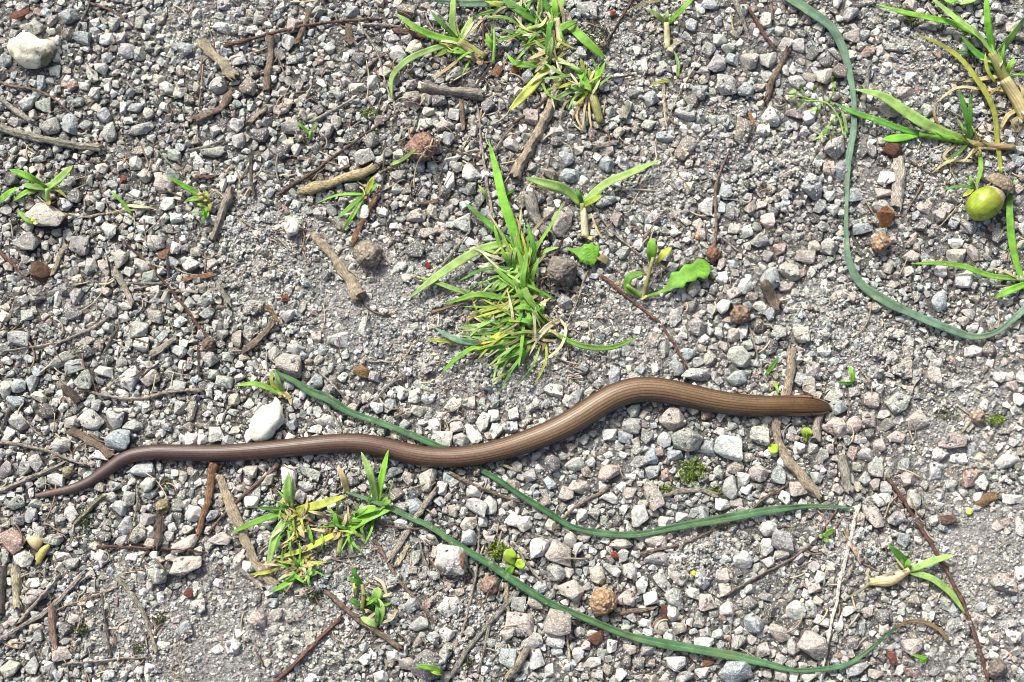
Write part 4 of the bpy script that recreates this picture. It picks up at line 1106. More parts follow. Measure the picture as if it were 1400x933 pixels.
BIG = [proto_stone(100 + i, 11 + i % 5, 0.07, 1, 0.07, 0.0) for i in range(36)]
MED = [proto_stone(300 + i, 9 + i % 4, 0.06, 0, 0.0) for i in range(24)]
SML = [proto_stone(500 + i, 9 + i % 3, 0.0, 0, 0.0) for i in range(16)]
ROUND = [proto_stone(700 + i, 26, 0.0, 2, 0.07, 0.9) for i in range(4)]
BIG_ME = []
for k, (V, F) in enumerate(BIG):
    me = mesh_np('stone_shape', V, F, True)
    me.materials.append(M_STONE)
    e = me.attributes.new('sharp_edge', 'BOOLEAN', 'EDGE')
    me.set_sharp_from_angle(angle=math.radians(24))
    BIG_ME.append(me)
SC2 = 350 / 120.0    # field units per photograph pixel

def jitter(c, s=0.16):
    f = 1 + rng.normal(0, s)
    return tuple(float(np.clip(v * f * (1 + rng.normal(0, 0.02)), 0.03, 0.75)) for v in c)

def footprint(x, y, a, b, yaw):
    R = max(a, b)
    i0, j0 = gidx(x - R, y - R)
    i1, j1 = gidx(x + R, y + R)
    if i0 < 0 or j0 < 0 or i1 >= GNX - 1 or j1 >= GNY - 1: return None
    dx = XX[j0:j1 + 1, i0:i1 + 1] - x
    dy = YY[j0:j1 + 1, i0:i1 + 1] - y
    c, s = math.cos(yaw), math.sin(yaw)
    r2 = ((dx * c + dy * s) / a) ** 2 + ((-dx * s + dy * c) / b) ** 2
    return slice(j0, j1 + 1), slice(i0, i1 + 1), r2

def settle(x, y, a, b, c, yaw, sink=0.27):
    """rest a stone on what lies there already; returns its centre height"""
    fp = footprint(x, y, a, b, yaw)
    if fp is None: return base_relief(x, y) * relief_fade(x, y) + c * .5
    sj, si, r2 = fp
    m = r2 < 1
    if not m.any(): return c * .5
    h = hm[sj, si]
    z0 = float(np.quantile(h[m], 0.45))
    zc = z0 + c * (1 - 2 * sink * .8)
    top = zc + c * np.sqrt(np.clip(1 - r2, 0, 1)) * 0.92
    hm[sj, si] = np.where(m, np.maximum(h, top), h)
    occ[sj, si] |= r2 < 0.95
    return zc

# ------------------------------------------------------------------ stones read off the path
hand = []
for (ox, oy), txt in STONE_FIELDS.items():
    for rec in txt.replace('\n', '').split(';'):
        f = rec.split()
        if not f: continue
        x, y, w, h = map(float, f[:4])
        ang = float(f[4]) if len(f) == 6 else 0.0
        hand.append([ox + x / SC2, oy + y / SC2, w / SC2, h / SC2, ang, f[-1]])
# drop the second reading of a stone where two fields overlap
keep = []
for s in sorted(hand, key=lambda s: -s[2] * s[3]):
    if all(math.hypot(s[0] - k[0], s[1] - k[1]) > 0.36 * (min(s[2:4]) + min(k[2:4])) for k in keep): keep.append(s)
CLEAR = [(c[0], c[1], c[2]) for c in CUPS if c[2] > 7] + [(43, 72, 36), (365, 577, 26), (1345, 278, 25), (1372, 252, 18), (50, 745, 16)]
def blocked(px, py, f=0.7):
    return worm_clear(px, py) < f + 0.1 or any(math.hypot(px - a, py - b) < r * .85 for a, b, r in CLEAR)
keep = [s for s in keep if not blocked(s[0], s[1])]

def nearest_mark(px, py):
    d, nme = min((math.hypot(px - x, py - y), n) for n, x, y in LANDMARKS)
    return nme, d

stone_rows = []      # joined mass: proto list id, proto index, loc, scale, rotation, colour
n_ind = 0
SINGULAR = {}
def rot_of(yaw, tilt):
    ax = rng.uniform(0, 2 * math.pi)
    return Matrix.Rotation(yaw, 3, 'Z') @ Matrix.Rotation(rng.normal(0, tilt), 3, Vector((math.cos(ax), math.sin(ax), 0)))

for idx, (px, py, w, h, ang, cc) in enumerate(keep):
    g = at(px, py, 0.003)
    s = mpp(px, py)
    a, b = w * s / 2 * 1.06, h * s / 2 * 1.06
    c = min(a, b) * rng.uniform(0.7, 0.95)
    yaw = math.radians(ang)
    zc = settle(g.x, g.y, a, b, c, yaw)
    p = at(px, py, zc)
    colr = jitter(SCOL[cc], 0.12)
    if n_ind < 300:
        n_ind += 1
        o = bpy.data.objects.new('stone', BIG_ME[int(rng.integers(len(BIG_ME)))])
        o.location = p
        o.rotation_euler = rot_of(yaw, 0.12).to_euler()
        o.scale = (a, b, c)
        o.color = (*colr, 1)
        col.objects.link(o)
        mk, d = nearest_mark(px, py)
        asp = max(w, h) / min(w, h)
        shape = 'long' if asp > 1.65 else ('blocky' if asp < 1.18 else 'angular')
        size = 'large' if max(w, h) > 34 else ('medium' if max(w, h) > 25 else 'small')
        near = sorted((math.hypot(px - x, py - y), n) for n, x, y in LANDMARKS)[:4]
        for d, mk in near:
            rel = 'beside' if d < 45 else ('near' if d < 90 else 'some way from')
            lab = f"{size} {shape} {SNAME[cc]} gravel stone {rel} {mk}"
            if lab not in SINGULAR: break
        else:
            d, mk = near[0]
            lab = f"{size} {shape} {SNAME[cc]} gravel stone {'beside' if d < 45 else ('near' if d < 90 else 'some way from')} {mk}"
        SINGULAR[lab] = 1
        tag(o, lab, 'stone', 'gravel: ' + lab)
    else:
        stone_rows.append((0, int(rng.integers(len(MED))), p, (a, b, c), rot_of(yaw, 0.15), colr))

# ------------------------------------------------------------------ the rest of the gravel, packed from coarse to fine
def bareness(px, py):
    v = 0.0
    for x, y, r in BARE:
        v = max(v, math.exp(-((px - x) ** 2 + (py - y) ** 2) / (r * r)))
    return v

KEYS = list('gwbpdtynvr')
PW = np.array([.29, .20, .13, .09, .11, .10, .008, .09, .045, .006])
PW = PW / PW.sum()
def rand_colour(px, py):
    w = PW.copy()
    f = np.clip(px / W, 0, 1)
    w[3] *= 0.35 + 1.3 * f          # the pink chips lie mostly at one side of the path
    w[5] *= 1.5 - .9 * f
    w[7] *= 1.4 - .9 * f
    w /= w.sum()
    return jitter(SCOL[KEYS[int(rng.choice(len(KEYS), p=w))]], 0.27)

X0, X1, Y0, Y1 = -290, 1690, -250, 1185
def pack(n, lo, hi, tol, bare_k, protos):
    for _ in range(n):
        px, py = rng.uniform(X0, X1), rng.uniform(Y0, Y1)
        if rng.random() < bare_k * bareness(px, py): continue
        w = lo + (hi - lo) * rng.random() ** 1.6
        asp = rng.uniform(0.62, 1.0)
        s = mpp(px, py)
        a, b = w * s / 2, w * asp * s / 2
        yaw = rng.uniform(0, math.pi)
        g = at(px, py, 0.002)
        fp = footprint(g.x, g.y, a, b, yaw)
        if fp is None: continue
        sj, si, r2 = fp
        m = r2 < 1
        nn = m.sum()
        if nn == 0 or occ[sj, si][m].sum() > tol * nn: continue
        if 0 <= px <= W and blocked(px, py, 0.55): continue
        c = min(a, b) * rng.uniform(0.6, 0.95)
        zc = settle(g.x, g.y, a, b, c, yaw, 0.24)
        pb = 1 if w < 8.6 or not (-40 < px < W + 40 and -40 < py < H + 40) else protos
        stone_rows.append((pb, int(rng.integers(24 if pb == 0 else 16)), Vector((g.x, g.y, zc)), (a, b, c), rot_of(yaw, 0.3), rand_colour(px, py)))
pack(4400, 14, 20, 0.16, 0.98, 0)
pack(28000, 10, 15, 0.20, 0.95, 0)
pack(57000, 6.5, 10.5, 0.27, 0.8, 0)
pack(50000, 4, 7, 0.38, 0.25, 1)
hm[:] = np.maximum(hm, ground_z(XX, YY))
def sprinkle(n, lo, hi, protos):
    """small stones lying on and pressed into the worn patches"""
    for _ in range(n):
        x, y, r = BARE[int(rng.integers(len(BARE)))]
        px, py = x + rng.normal(0, r * .75), y + rng.normal(0, r * .75)
        if blocked(px, py, .9): continue
        w = lo + (hi - lo) * rng.random() ** 2
        s = mpp(px, py)
        a, b = w * s / 2, w * rng.uniform(.6, 1) * s / 2
        c = min(a, b) * rng.uniform(.6, .9)
        g = at(px, py, .002)
        yaw = rng.uniform(0, math.pi)
        zc = settle(g.x, g.y, a, b, c, yaw, rng.uniform(.3, .62))
        stone_rows.append((protos, int(rng.integers(16)), Vector((g.x, g.y, zc)), (a, b, c), rot_of(yaw, .3), rand_colour(px, py)))
sprinkle(700, 8, 15, 0)
sprinkle(3000, 5, 9, 1)
sprinkle(6500, 3, 6, 1)

def joined(name, rows, banks, mat, smooth):
    Vs, Fs, Cs, off = [], [], [], 0
    by = {}
    for r in rows: by.setdefault((r[0], r[1]), []).append(r)
    for (bk, k), rs in by.items():
        V, F = banks[bk][k]
        R = np.array([np.array(r[4]) for r in rs], np.float32)
        S = np.array([r[3] for r in rs], np.float32)
        L = np.array([r[2][:] for r in rs], np.float32)
        P = np.einsum('nij,nvj->nvi', R, V[None] * S[:, None, :]) + L[:, None, :]
        n, v = len(rs), len(V)
        Vs.append(P.reshape(-1, 3))
        Fs.append((F[None] + (np.arange(n) * v)[:, None, None] + off).reshape(-1, 3))
        Cs.append(np.repeat(np.array([r[5] for r in rs], np.float32), v, axis=0))
        off += n * v
    me = mesh_np(name, np.concatenate(Vs), np.concatenate(Fs), smooth, None, np.concatenate(Cs))
    return link(name, me, mat)
o = joined('gravel', stone_rows, (MED, SML), M_GRAVEL, False)
tag(o, 'loose small grey and pink crushed gravel covering the path', 'gravel', None, 'stuff')

# fine grit over everything low-lying
def build_grit(n):
    px = rng.uniform(X0, X1, n)
    py = rng.uniform(Y0, Y1, n)
    V8 = np.array([(x, y, z) for x in (-1, 1) for y in (-1, 1) for z in (-1, 1)], np.float32)
    F12 = np.array([(0, 1, 3), (0, 3, 2), (4, 6, 7), (4, 7, 5), (0, 4, 5), (0, 5, 1), (2, 3, 7), (2, 7, 6), (0, 2, 6), (0, 6, 4), (1, 5, 7), (1, 7, 3)], np.int32)
    s = 0.0003 * (0.75 + 1.5 * rng.random(n) ** 2.2)
    cx, sx = np.empty(n), np.empty(n)
    L = np.empty((n, 3), np.float32)
    for k in range(0, n):
        g = at(px[k], py[k], 0.002)
        L[k, :2] = g.x, g.y
    ii = np.clip(((L[:, 0] - GX0) / CELL).astype(int), 0, GNX - 1)
    jj = np.clip(((L[:, 1] - GY0) / CELL).astype(int), 0, GNY - 1)
    o_ = occ[jj, ii]
    buried = ground_z(L[:, 0].astype(float), L[:, 1].astype(float)) > hm[jj, ii]
    ok = ~o_ | buried | (rng.random(n) < 0.10)
    L, s, ii, jj = L[ok], s[ok], ii[ok], jj[ok]
    n = len(s)
    L[:, 2] = np.maximum(hm[jj, ii], ground_z(L[:, 0].astype(float), L[:, 1].astype(float))) + s * 0.25
    sc3 = s[:, None] * rng.uniform(0.55, 1.25, (n, 3))
    q = rng.normal(size=(n, 4))
    q /= np.linalg.norm(q, axis=1, keepdims=True)
    w, x, y, z = q.T
    R = np.stack([1 - 2 * (y * y + z * z), 2 * (x * y - z * w), 2 * (x * z + y * w), 2 * (x * y + z * w), 1 - 2 * (x * x + z * z), 2 * (y * z - x * w),
                  2 * (x * z - y * w), 2 * (y * z + x * w), 1 - 2 * (x * x + y * y)], 1).reshape(n, 3, 3).astype(np.float32)
    J = rng.uniform(0.55, 1.0, (n, 8, 1)).astype(np.float32)
    P = np.einsum('nij,nvj->nvi', R, V8[None] * J * sc3[:, None, :].astype(np.float32)) + L[:, None, :]
    F = (F12[None] + (np.arange(n) * 8)[:, None, None]).reshape(-1, 3)
    pal = np.array([SCOL[k] for k in KEYS])
    C = pal[rng.choice(len(KEYS), n, p=PW)] * .5 + .5 * np.array((.36, .357, .35))
    C = C * rng.uniform(0.6, 1.35, (n, 1)) * (.66 + .62 * sand_vs_gap_shade(L[:, 0].astype(float), L[:, 1].astype(float)))[:, None]  # grains off the worn patches darkened too, painted shade between the stones
    me = mesh_np('grit', P.reshape(-1, 3), F, False, None, np.repeat(np.clip(C, 0.03, .7), 8, axis=0))
    tag(link('grit', me, M_GRIT), 'fine grey sandy grit between the stones of the path', 'grit', None, 'stuff')

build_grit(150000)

# ------------------------------------------------------------------ smooth special stones
def special_stone(name, px, py, w, h, c_k, ang, colr, proto, mat, label, cat, rough=0.0, dent=None):
    V, F = ROUND[proto]
    V = V.copy()
    if dent is not None:
        for (ax, ay, az), rad, dep in dent:
            d = V - np.array((ax, ay, az))
            q = np.exp(-(d ** 2).sum(1) / rad ** 2)
            V *= (1 - dep * q)[:, None]
    s = mpp(px, py)
    a, b = w * s / 2, h * s / 2
    c = min(a, b) * c_k
    g = at(px, py, c * .6)
    z = hget(g.x, g.y, min(a, b) * .6) + c * .55
    g = at(px, py, z)
    me = mesh_np(name, V * np.array((a, b, c)), F, True)
    o = link(name, me, mat, None, g)
    o.rotation_euler = (0, 0, math.radians(ang))
    o.color = (*colr, 1)
    fp = footprint(g.x, g.y, a, b, math.radians(ang))
    if fp:
        sj, si, r2 = fp
        hm[sj, si] = np.where(r2 < 1, np.maximum(hm[sj, si], z + c * np.sqrt(np.clip(1 - r2, 0, 1)) * .9), hm[sj, si])
    return tag(o, label, cat)
special_stone('white_stone', 43, 72, 62, 47, 0.95, -8, (0.74, 0.71, 0.58), 0, M_STAINED, 'big cream white knobbly stone with mossy dark stains', 'stone', dent=[((0.1, -.9, .5), .5, .22)])
special_stone('white_pebble', 365, 577, 62, 40, 0.8, 62, (0.76, 0.76, 0.66), 1, M_PEBBLE, "smooth oblong white pebble touching the lizard's back", 'pebble')
special_stone('white_pebble', 400, 311, 22, 26, 0.8, 0, (0.62, 0.62, 0.55), 2, M_PEBBLE, 'small round whitish pebble near the short thick grey stick', 'pebble')

# ------------------------------------------------------------------ bark flakes
for k, (px, py, w, h, ang, colr) in enumerate(CHIPS):
    V, F = MED[(k * 5 + 3) % len(MED)]
    s = mpp(px, py)
    a, b = w * s / 2, h * s / 2
    c = min(a, b) * (.55 if k not in (0, 1) else .8)
    g = at(px, py, .003)
    z = hget(g.x, g.y, min(a, b), .6) + c * .5
    uv = np.stack([V[:, 0] * a * 1000, V[:, 1] * b * 1000], 1)
    o = link('bark_flake', mesh_np('bark_flake', V * np.array((a, b, c)), F, True, uv), M_WOOD, None, at(px, py, z))
    o.data.set_sharp_from_angle(angle=math.radians(20))
    o.rotation_euler = (rng.normal(0, .15), rng.normal(0, .15), math.radians(ang))
    o.color = (*[v * 1.0 for v in colr], 1)
    hue = 'orange brown' if colr[0] > .21 else ('reddish' if colr[1] < colr[0] * .45 else ('dark brown' if colr[0] < .13 else 'brown'))
    size = 'chunky' if w > 22 else 'small'
    mk, d = nearest_mark(px, py)
    lab = f"{size} {hue} bark flake {'beside' if d < 45 else 'near' if d < 90 else 'some way from'} {mk}"
    tag(o, lab, 'bark flake', 'flakes: ' + lab)

# ------------------------------------------------------------------ tubes
def tube(path, radii, sides=10, squash=1.0, rough=0.0, seed=0, roll=0.0):
    """closed tube mesh data; uv in millimetres"""
    P = np.asarray(path, float)
    n = len(P)
    T = np.gradient(P, axis=0)
    T /= np.linalg.norm(T, axis=1, keepdims=True)
    V, UV = [], []
    L = np.concatenate(([0], np.cumsum(np.linalg.norm(np.diff(P, axis=0), axis=1)))) * 1000
    r_ = np.random.default_rng(seed)
    wob = r_.uniform(-1, 1, (n, sides))
    wob = (wob + np.roll(wob, 1, 1)) / 2
    wob[1:] = wob[1:] * .5 + wob[:-1] * .5
    ridge = r_.uniform(-1, 1, sides)
    for i in range(n):
        t = T[i]
        up = np.array((0, 0, 1.0))
        s = np.cross(t, up)
        s /= np.linalg.norm(s) + 1e-9
        u = np.cross(s, t)
        for k in range(sides):
            a = 2 * math.pi * k / sides + roll
            r = radii[i] * (1 + rough * (wob[i, k] * .6 + ridge[k] * .6))
            V.append(P[i] + r * (math.cos(a) * s + math.sin(a) * u * squash))
            UV.append((L[i], k / sides * 2 * math.pi * radii[i] * 1000))
    F = [(i * sides + k, i * sides + (k + 1) % sides, (i + 1) * sides + (k + 1) % sides, (i + 1) * sides + k) for i in range(n - 1) for k in range(sides)]
    F.append(tuple(range(sides))[::-1])
    F.append(tuple((n - 1) * sides + k for k in range(sides)))
    return np.array(V), F, np.array(UV)

def smooth1(a, k):
    if k < 1: return a
    pad = np.concatenate((np.full(k, a[0]), a, np.full(k, a[-1])))
    return np.convolve(pad, np.ones(2 * k + 1) / (2 * k + 1), 'valid')

used = {}
def uniq_group(prefix, lab):
    return prefix + ': ' + lab

for k, row in enumerate(TWIGS.split('\n')):
    row, _, lab = row.partition('|')
    f = row.split()
    c, w, sq = f[0], float(f[1]), float(f[2])
    pts = [tuple(map(float, p.split(','))) for p in f[3:]]
    length = sum(math.dist(pts[i], pts[i + 1]) for i in range(len(pts) - 1))
    if len(pts) == 2:
        (xa, ya), (xb, yb) = pts
        j = rng.normal(0, .025) * length
        pts = [pts[0], ((xa + xb) / 2 - (yb - ya) / length * j, (ya + yb) / 2 + (xb - xa) / length * j), pts[1]]
    n = max(9, int(length / 3.5))
    Q = catmull([(x, y) for x, y in pts], n)
    Q += np.stack([smooth1(rng.normal(0, 1, n), 2), smooth1(rng.normal(0, 1, n), 2)], 1) * (.5 + w * .09)
    s = mpp(*pts[0])
    r0 = w * s / 2 * .80
    G0 = [at(x, y, .003) for x, y in Q]
    z = np.array([hget(p.x, p.y, max(r0, .0016), .82) for p in G0])
    z = smooth1(z, max(2, n // 6)) + r0 * sq * .55
    wc = np.array([worm_clear(x, y) for x, y in Q])
    z = np.where(wc < 1.3, np.minimum(z, .0035), z)
    P = np.array([at(x, y, zz)[:] for (x, y), zz in zip(Q, z)])
    t = np.linspace(0, 1, n)
    thin = w <= 6
    rad = r0 * (1 + smooth1(rng.normal(0, .22 if not thin else .16, n), 2))
    for _ in range(int(length / 45) + (w > 8)):
        rad *= 1 + (rng.uniform(.12, .3) if length / w > 6 else rng.uniform(.02, .08)) * np.exp(-((t - rng.random()) * length / (w * .45)) ** 2)
    if thin and length > 40: rad *= np.interp(t, (0, 1), (1.12, .62) if rng.random() < .6 else (.65, 1.1))
    if lab.startswith('knobbed'): rad *= np.interp(t, (0, .7, .86, .97, 1), (.72, .85, 1.25, 1.35, .9))
    if lab.startswith('tapered'): rad *= np.interp(t, (0, .6, 1), (1.15, .95, .55))
    if lab.startswith('stubby'): rad *= 1 + .22 * np.exp(-((t - .38) / .06) ** 2) + .3 * np.exp(-((t - .02) / .08) ** 2)
    if lab.startswith('grey stub'): rad *= np.interp(t, (0, .6, 1), (.85, .9, 1.4))
    ctr = P.mean(0)
    sides = 16 if w > 9 else (10 if w > 5 else 7)
    V, F, UV = tube(P - ctr, rad, sides, sq, .08 if lab.startswith('yellowish') else (.26 if w > 6 else .15), k)
    if True:          # broken ends
        m = len(P)
        V[:sides] += (P[1] - P[0]) * rng.normal(0, (.8 if w < 12 else .55), (sides, 1))
        V[-sides:] += (P[-1] - P[-2]) * rng.normal(0, (.8 if w < 12 else .55), (sides, 1))
    nm = 'straw' if c in 'SW' else ('stick' if w >= 12 else 'twig')
    if lab.endswith('splinter') or 'splinter' in lab: nm = 'wood_splinter'
    me = mesh_np(nm, V, F, True, UV)
    me.set_sharp_from_angle(angle=math.radians(50))
    o = link(nm, me, M_WOOD, None, ctr)
    o.color = (*jitter(TCOL[c], .08), 1)
    mx, my = pts[len(pts) // 2]
    if not lab:
        mk, d = nearest_mark(mx, my)
        thick = 'thick' if w >= 10 else ('slim' if w >= 6 else 'thin')
        ln = 'short' if length < 45 else ('long' if length > 90 else 'mid-length')
        flat = ' flat' if sq < .55 else ''
        lab = f"{ln} {thick}{flat} {TNAME[c]} {nm.replace('_', ' ')} {'beside' if d < 40 else 'near' if d < 90 else 'some way from'} {mk}"
        tag(o, lab, nm.replace('_', ' '), 'litter: ' + lab)
    else:
        tag(o, lab, nm.replace('_', ' '))

# ------------------------------------------------------------------ acorn cups, galls and seeds
for k, (px, py, r, colr, hole, lab) in enumerate(CUPS):
    s = mpp(px, py)
    R = r * s
    g = at(px, py, .003)
    z = hget(g.x, g.y, R * .8, .4) + R * .72
    p = at(px, py, z)
    nu, nv = (36, 22) if r > 7 else (14, 9)
    V, F = [], []
    off = Vector((k * 3.1, k * 1.7, 0))
    ax = Vector((rng.normal(0, .35), rng.normal(0, .35) - .1, 1)).normalized()
    q = ax.to_track_quat('Z', 'Y').to_matrix()
    for j in range(nv + 1):
        th = math.pi * j / nv
        for i in range(nu):
            ph = 2 * math.pi * i / nu
            d = Vector((math.sin(th) * math.cos(ph), math.sin(th) * math.sin(ph), math.cos(th)))
            rr = 1.0 + (.26 * mnoise.noise(d * 1.3 + off) + .10 * mnoise.noise(d * 4 + off) + .05 * mnoise.noise(d * 9 + off) if r > 7 else .04 * mnoise.noise(d * 2 + off))
            if r > 7:
                rr += .016 * math.cos(9 * th) * math.cos(8 * ph + (j % 2) * math.pi)     # overlapping scales
                rr *= 1 - .10 * math.exp(-(th / .35) ** 2)
            if hole: rr *= 1 - .55 * math.exp(-(th / .30) ** 4) + .10 * math.exp(-((th - .5) / .16) ** 2)
            V.append((q @ (d * rr))[:])
            F.append((j * nu + i, j * nu + (i + 1) % nu, (j + 1) * nu + (i + 1) % nu, (j + 1) * nu + i)) if j < nv else None
    V = np.array(V) * R * np.array((1, 1, .9))
    nm = 'seed' if r < 4.9 or 'seed' in lab else ('bud' if 'bud' in lab or 'knob' in lab else 'acorn_cup')
    o = link(nm, mesh_np(nm, V, F[::-1], True), M_CUP, None, p)
    if r > 9:
        a_ = 1.0
        V2, F2, U2 = tube([(0, 0, 0), (0, 0, R * .12), (0, 0, R * .2)], [R * .22, R * .18, R * .12], 8, 1, .2, k)
        V2 = (np.array(q) @ V2.T).T
        if not hole:
            sc_ = link('stalk_scar', mesh_np('stalk_scar', V2, F2, True, U2), M_WOOD, o, tuple(q @ Vector((0, 0, R * .80))))
            sc_.color = (*[v * .6 for v in colr], 1)
    o.color = (*[min(.8, v * 1.25) for v in colr], 1)
    tag(o, lab, nm.replace('_', ' '))
    fp = footprint(p.x, p.y, R, R, 0)
    if fp:
        sj, si, r2 = fp
        hm[sj, si] = np.where(r2 < 1, np.maximum(hm[sj, si], z + R * np.sqrt(np.clip(1 - r2, 0, 1))), hm[sj, si])

# ------------------------------------------------------------------ the acorn
def lathe(prof, n, uvfn=True):
    V, F, UV = [], [], []
    m = len(prof)
    for j, (r, z) in enumerate(prof):
        for i in range(n):
            a = 2 * math.pi * i / n
            V.append((r * math.cos(a), r * math.sin(a), z))
            UV.append((i / n, j / (m - 1)))
    for j in range(m - 1):
        for i in range(n):
            F.append((j * n + i, j * n + (i + 1) % n, (j + 1) * n + (i + 1) % n, (j + 1) * n + i))
    return np.array(V), F, np.array(UV)

def build_acorn():
    s = mpp(1345, 278)
    tip, top = at(1325, 294, .0065), at(1369, 262, .0085)
    ax = (top - tip)
    L = ax.length
    R = 21.5 * s
    root = bpy.data.objects.new('acorn', None)
    root.location = at(1345, 280, .001)
    root.empty_display_size = .01
    col.objects.link(root)
    tag(root, 'fresh green acorn half out of its grey brown cup', 'acorn')
    q = ax.to_track_quat('Z', 'Y').to_matrix()
    prof = [(.001, -.012), (.05, .0), (.09, .012), (.16, .022)] + [(math.sin(math.pi * (.10 + .80 * t) ** 1.0) ** .62 * 1.0, .022 + .93 * t) for t in np.linspace(.03, .97, 22)] + [(.5, .965), (.001, .97)]
    prof = [(r * R, z * L) for r, z in prof]
    V, F, UV = lathe(prof, 40)
    V = (np.array(q) @ V.T).T + np.array(tip - root.location)
    nut = link('nut', mesh_np('nut', V, F, True, UV), M_ACORN, root)
    # cup: a rough bowl behind the nut, tipped away
    cax = Vector((.35, .55, .30)).normalized()
    cq = cax.to_track_quat('Z', 'Y').to_matrix()
    Rc = 21 * s
    cc = at(1366, 256, .0068)
    prof = []
    for t in np.linspace(0, 1, 14):      # outside, rim to crown
        a = t * math.pi / 2
        prof.append((math.cos(a) ** .8 * 1.0 + (.03 if t < .1 else 0), math.sin(a) * .80))
    prof = [(.90, .06), (.96, -.02)] + prof
    inner = [(math.cos(a) * .86, math.sin(a) * .62) for a in np.linspace(math.pi / 2, .05, 10)]
    prof = inner + prof
    V, F, UV = lathe([(r * Rc + 1e-6, z * Rc) for r, z in prof], 36)
    for i in range(len(V)):
        V[i] *= 1 + .05 * mnoise.noise(Vector(V[i]) * 700)
    V = (np.array(cq) @ V.T).T + np.array(cc - root.location)
    cup = link('cup', mesh_np('cup', V, F, True, UV), M_CUP, root)
    cup.color = (0.24, 0.20, 0.14, 1)
    cup['label'] = 'rough grey brown acorn cup'
build_acorn()

# broken acorn shell by the tail
def build_shell():
    root = bpy.data.objects.new('acorn_shell', None)
    root.location = at(50, 745, .003)
    root.empty_display_size = .01
    col.objects.link(root)
    tag(root, "broken olive acorn shell in two curved pieces below the lizard's tail", 'shell')
    s = mpp(50, 745)
    for (px, py, w, h, ang, cl, tip) in ((48, 741, 23, 19, -25, (.46, .37, .22), .5), (57, 757, 11, 30, -28, (.36, .33, .10), .9)):
        nx, ny = 10, 8
        V, F = [], []
        a, b = w * s / 2, h * s / 2
        for lay in (0, 1):
            for j in range(ny):
                for i in range(nx):
                    u, v = -1 + 2 * i / (nx - 1), -1 + 2 * j / (ny - 1)
                    wv = math.sqrt(max(0.02, 1 - v * v * .9))
                    x, y = u * a * wv, v * b
                    x += (v * v) * a * .5
                    zz = (1 - u * u) * a * .55 * wv + (1 - v * v) * a * .2 - lay * .0005
                    V.append((x, y, zz))
        k = nx * ny
        for j in range(ny - 1):
            for i in range(nx - 1):
                q = (j * nx + i, j * nx + i + 1, (j + 1) * nx + i + 1, (j + 1) * nx + i)
                F.append(q)
                F.append(tuple(k + t for t in q[::-1]))
        edge = [i for i in range(nx)] + [j * nx + nx - 1 for j in range(1, ny)] + [(ny - 1) * nx + i for i in range(nx - 2, -1, -1)] + [j * nx for j in range(ny - 2, 0, -1)]
        for i in range(len(edge)):
            e0, e1 = edge[i], edge[(i + 1) % len(edge)]
            F.append((e0, k + e0, k + e1, e1))
        g = at(px, py, .004)
        z = hget(g.x, g.y, .002, .6) + .0012
        o = link('shell_piece', mesh_np('shell_piece', V, F, True), M_PEBBLE, root, at(px, py, z) - root.location)
        o.rotation_euler = (0, 0, math.radians(ang))
        o.color = (*cl, 1)
build_shell()

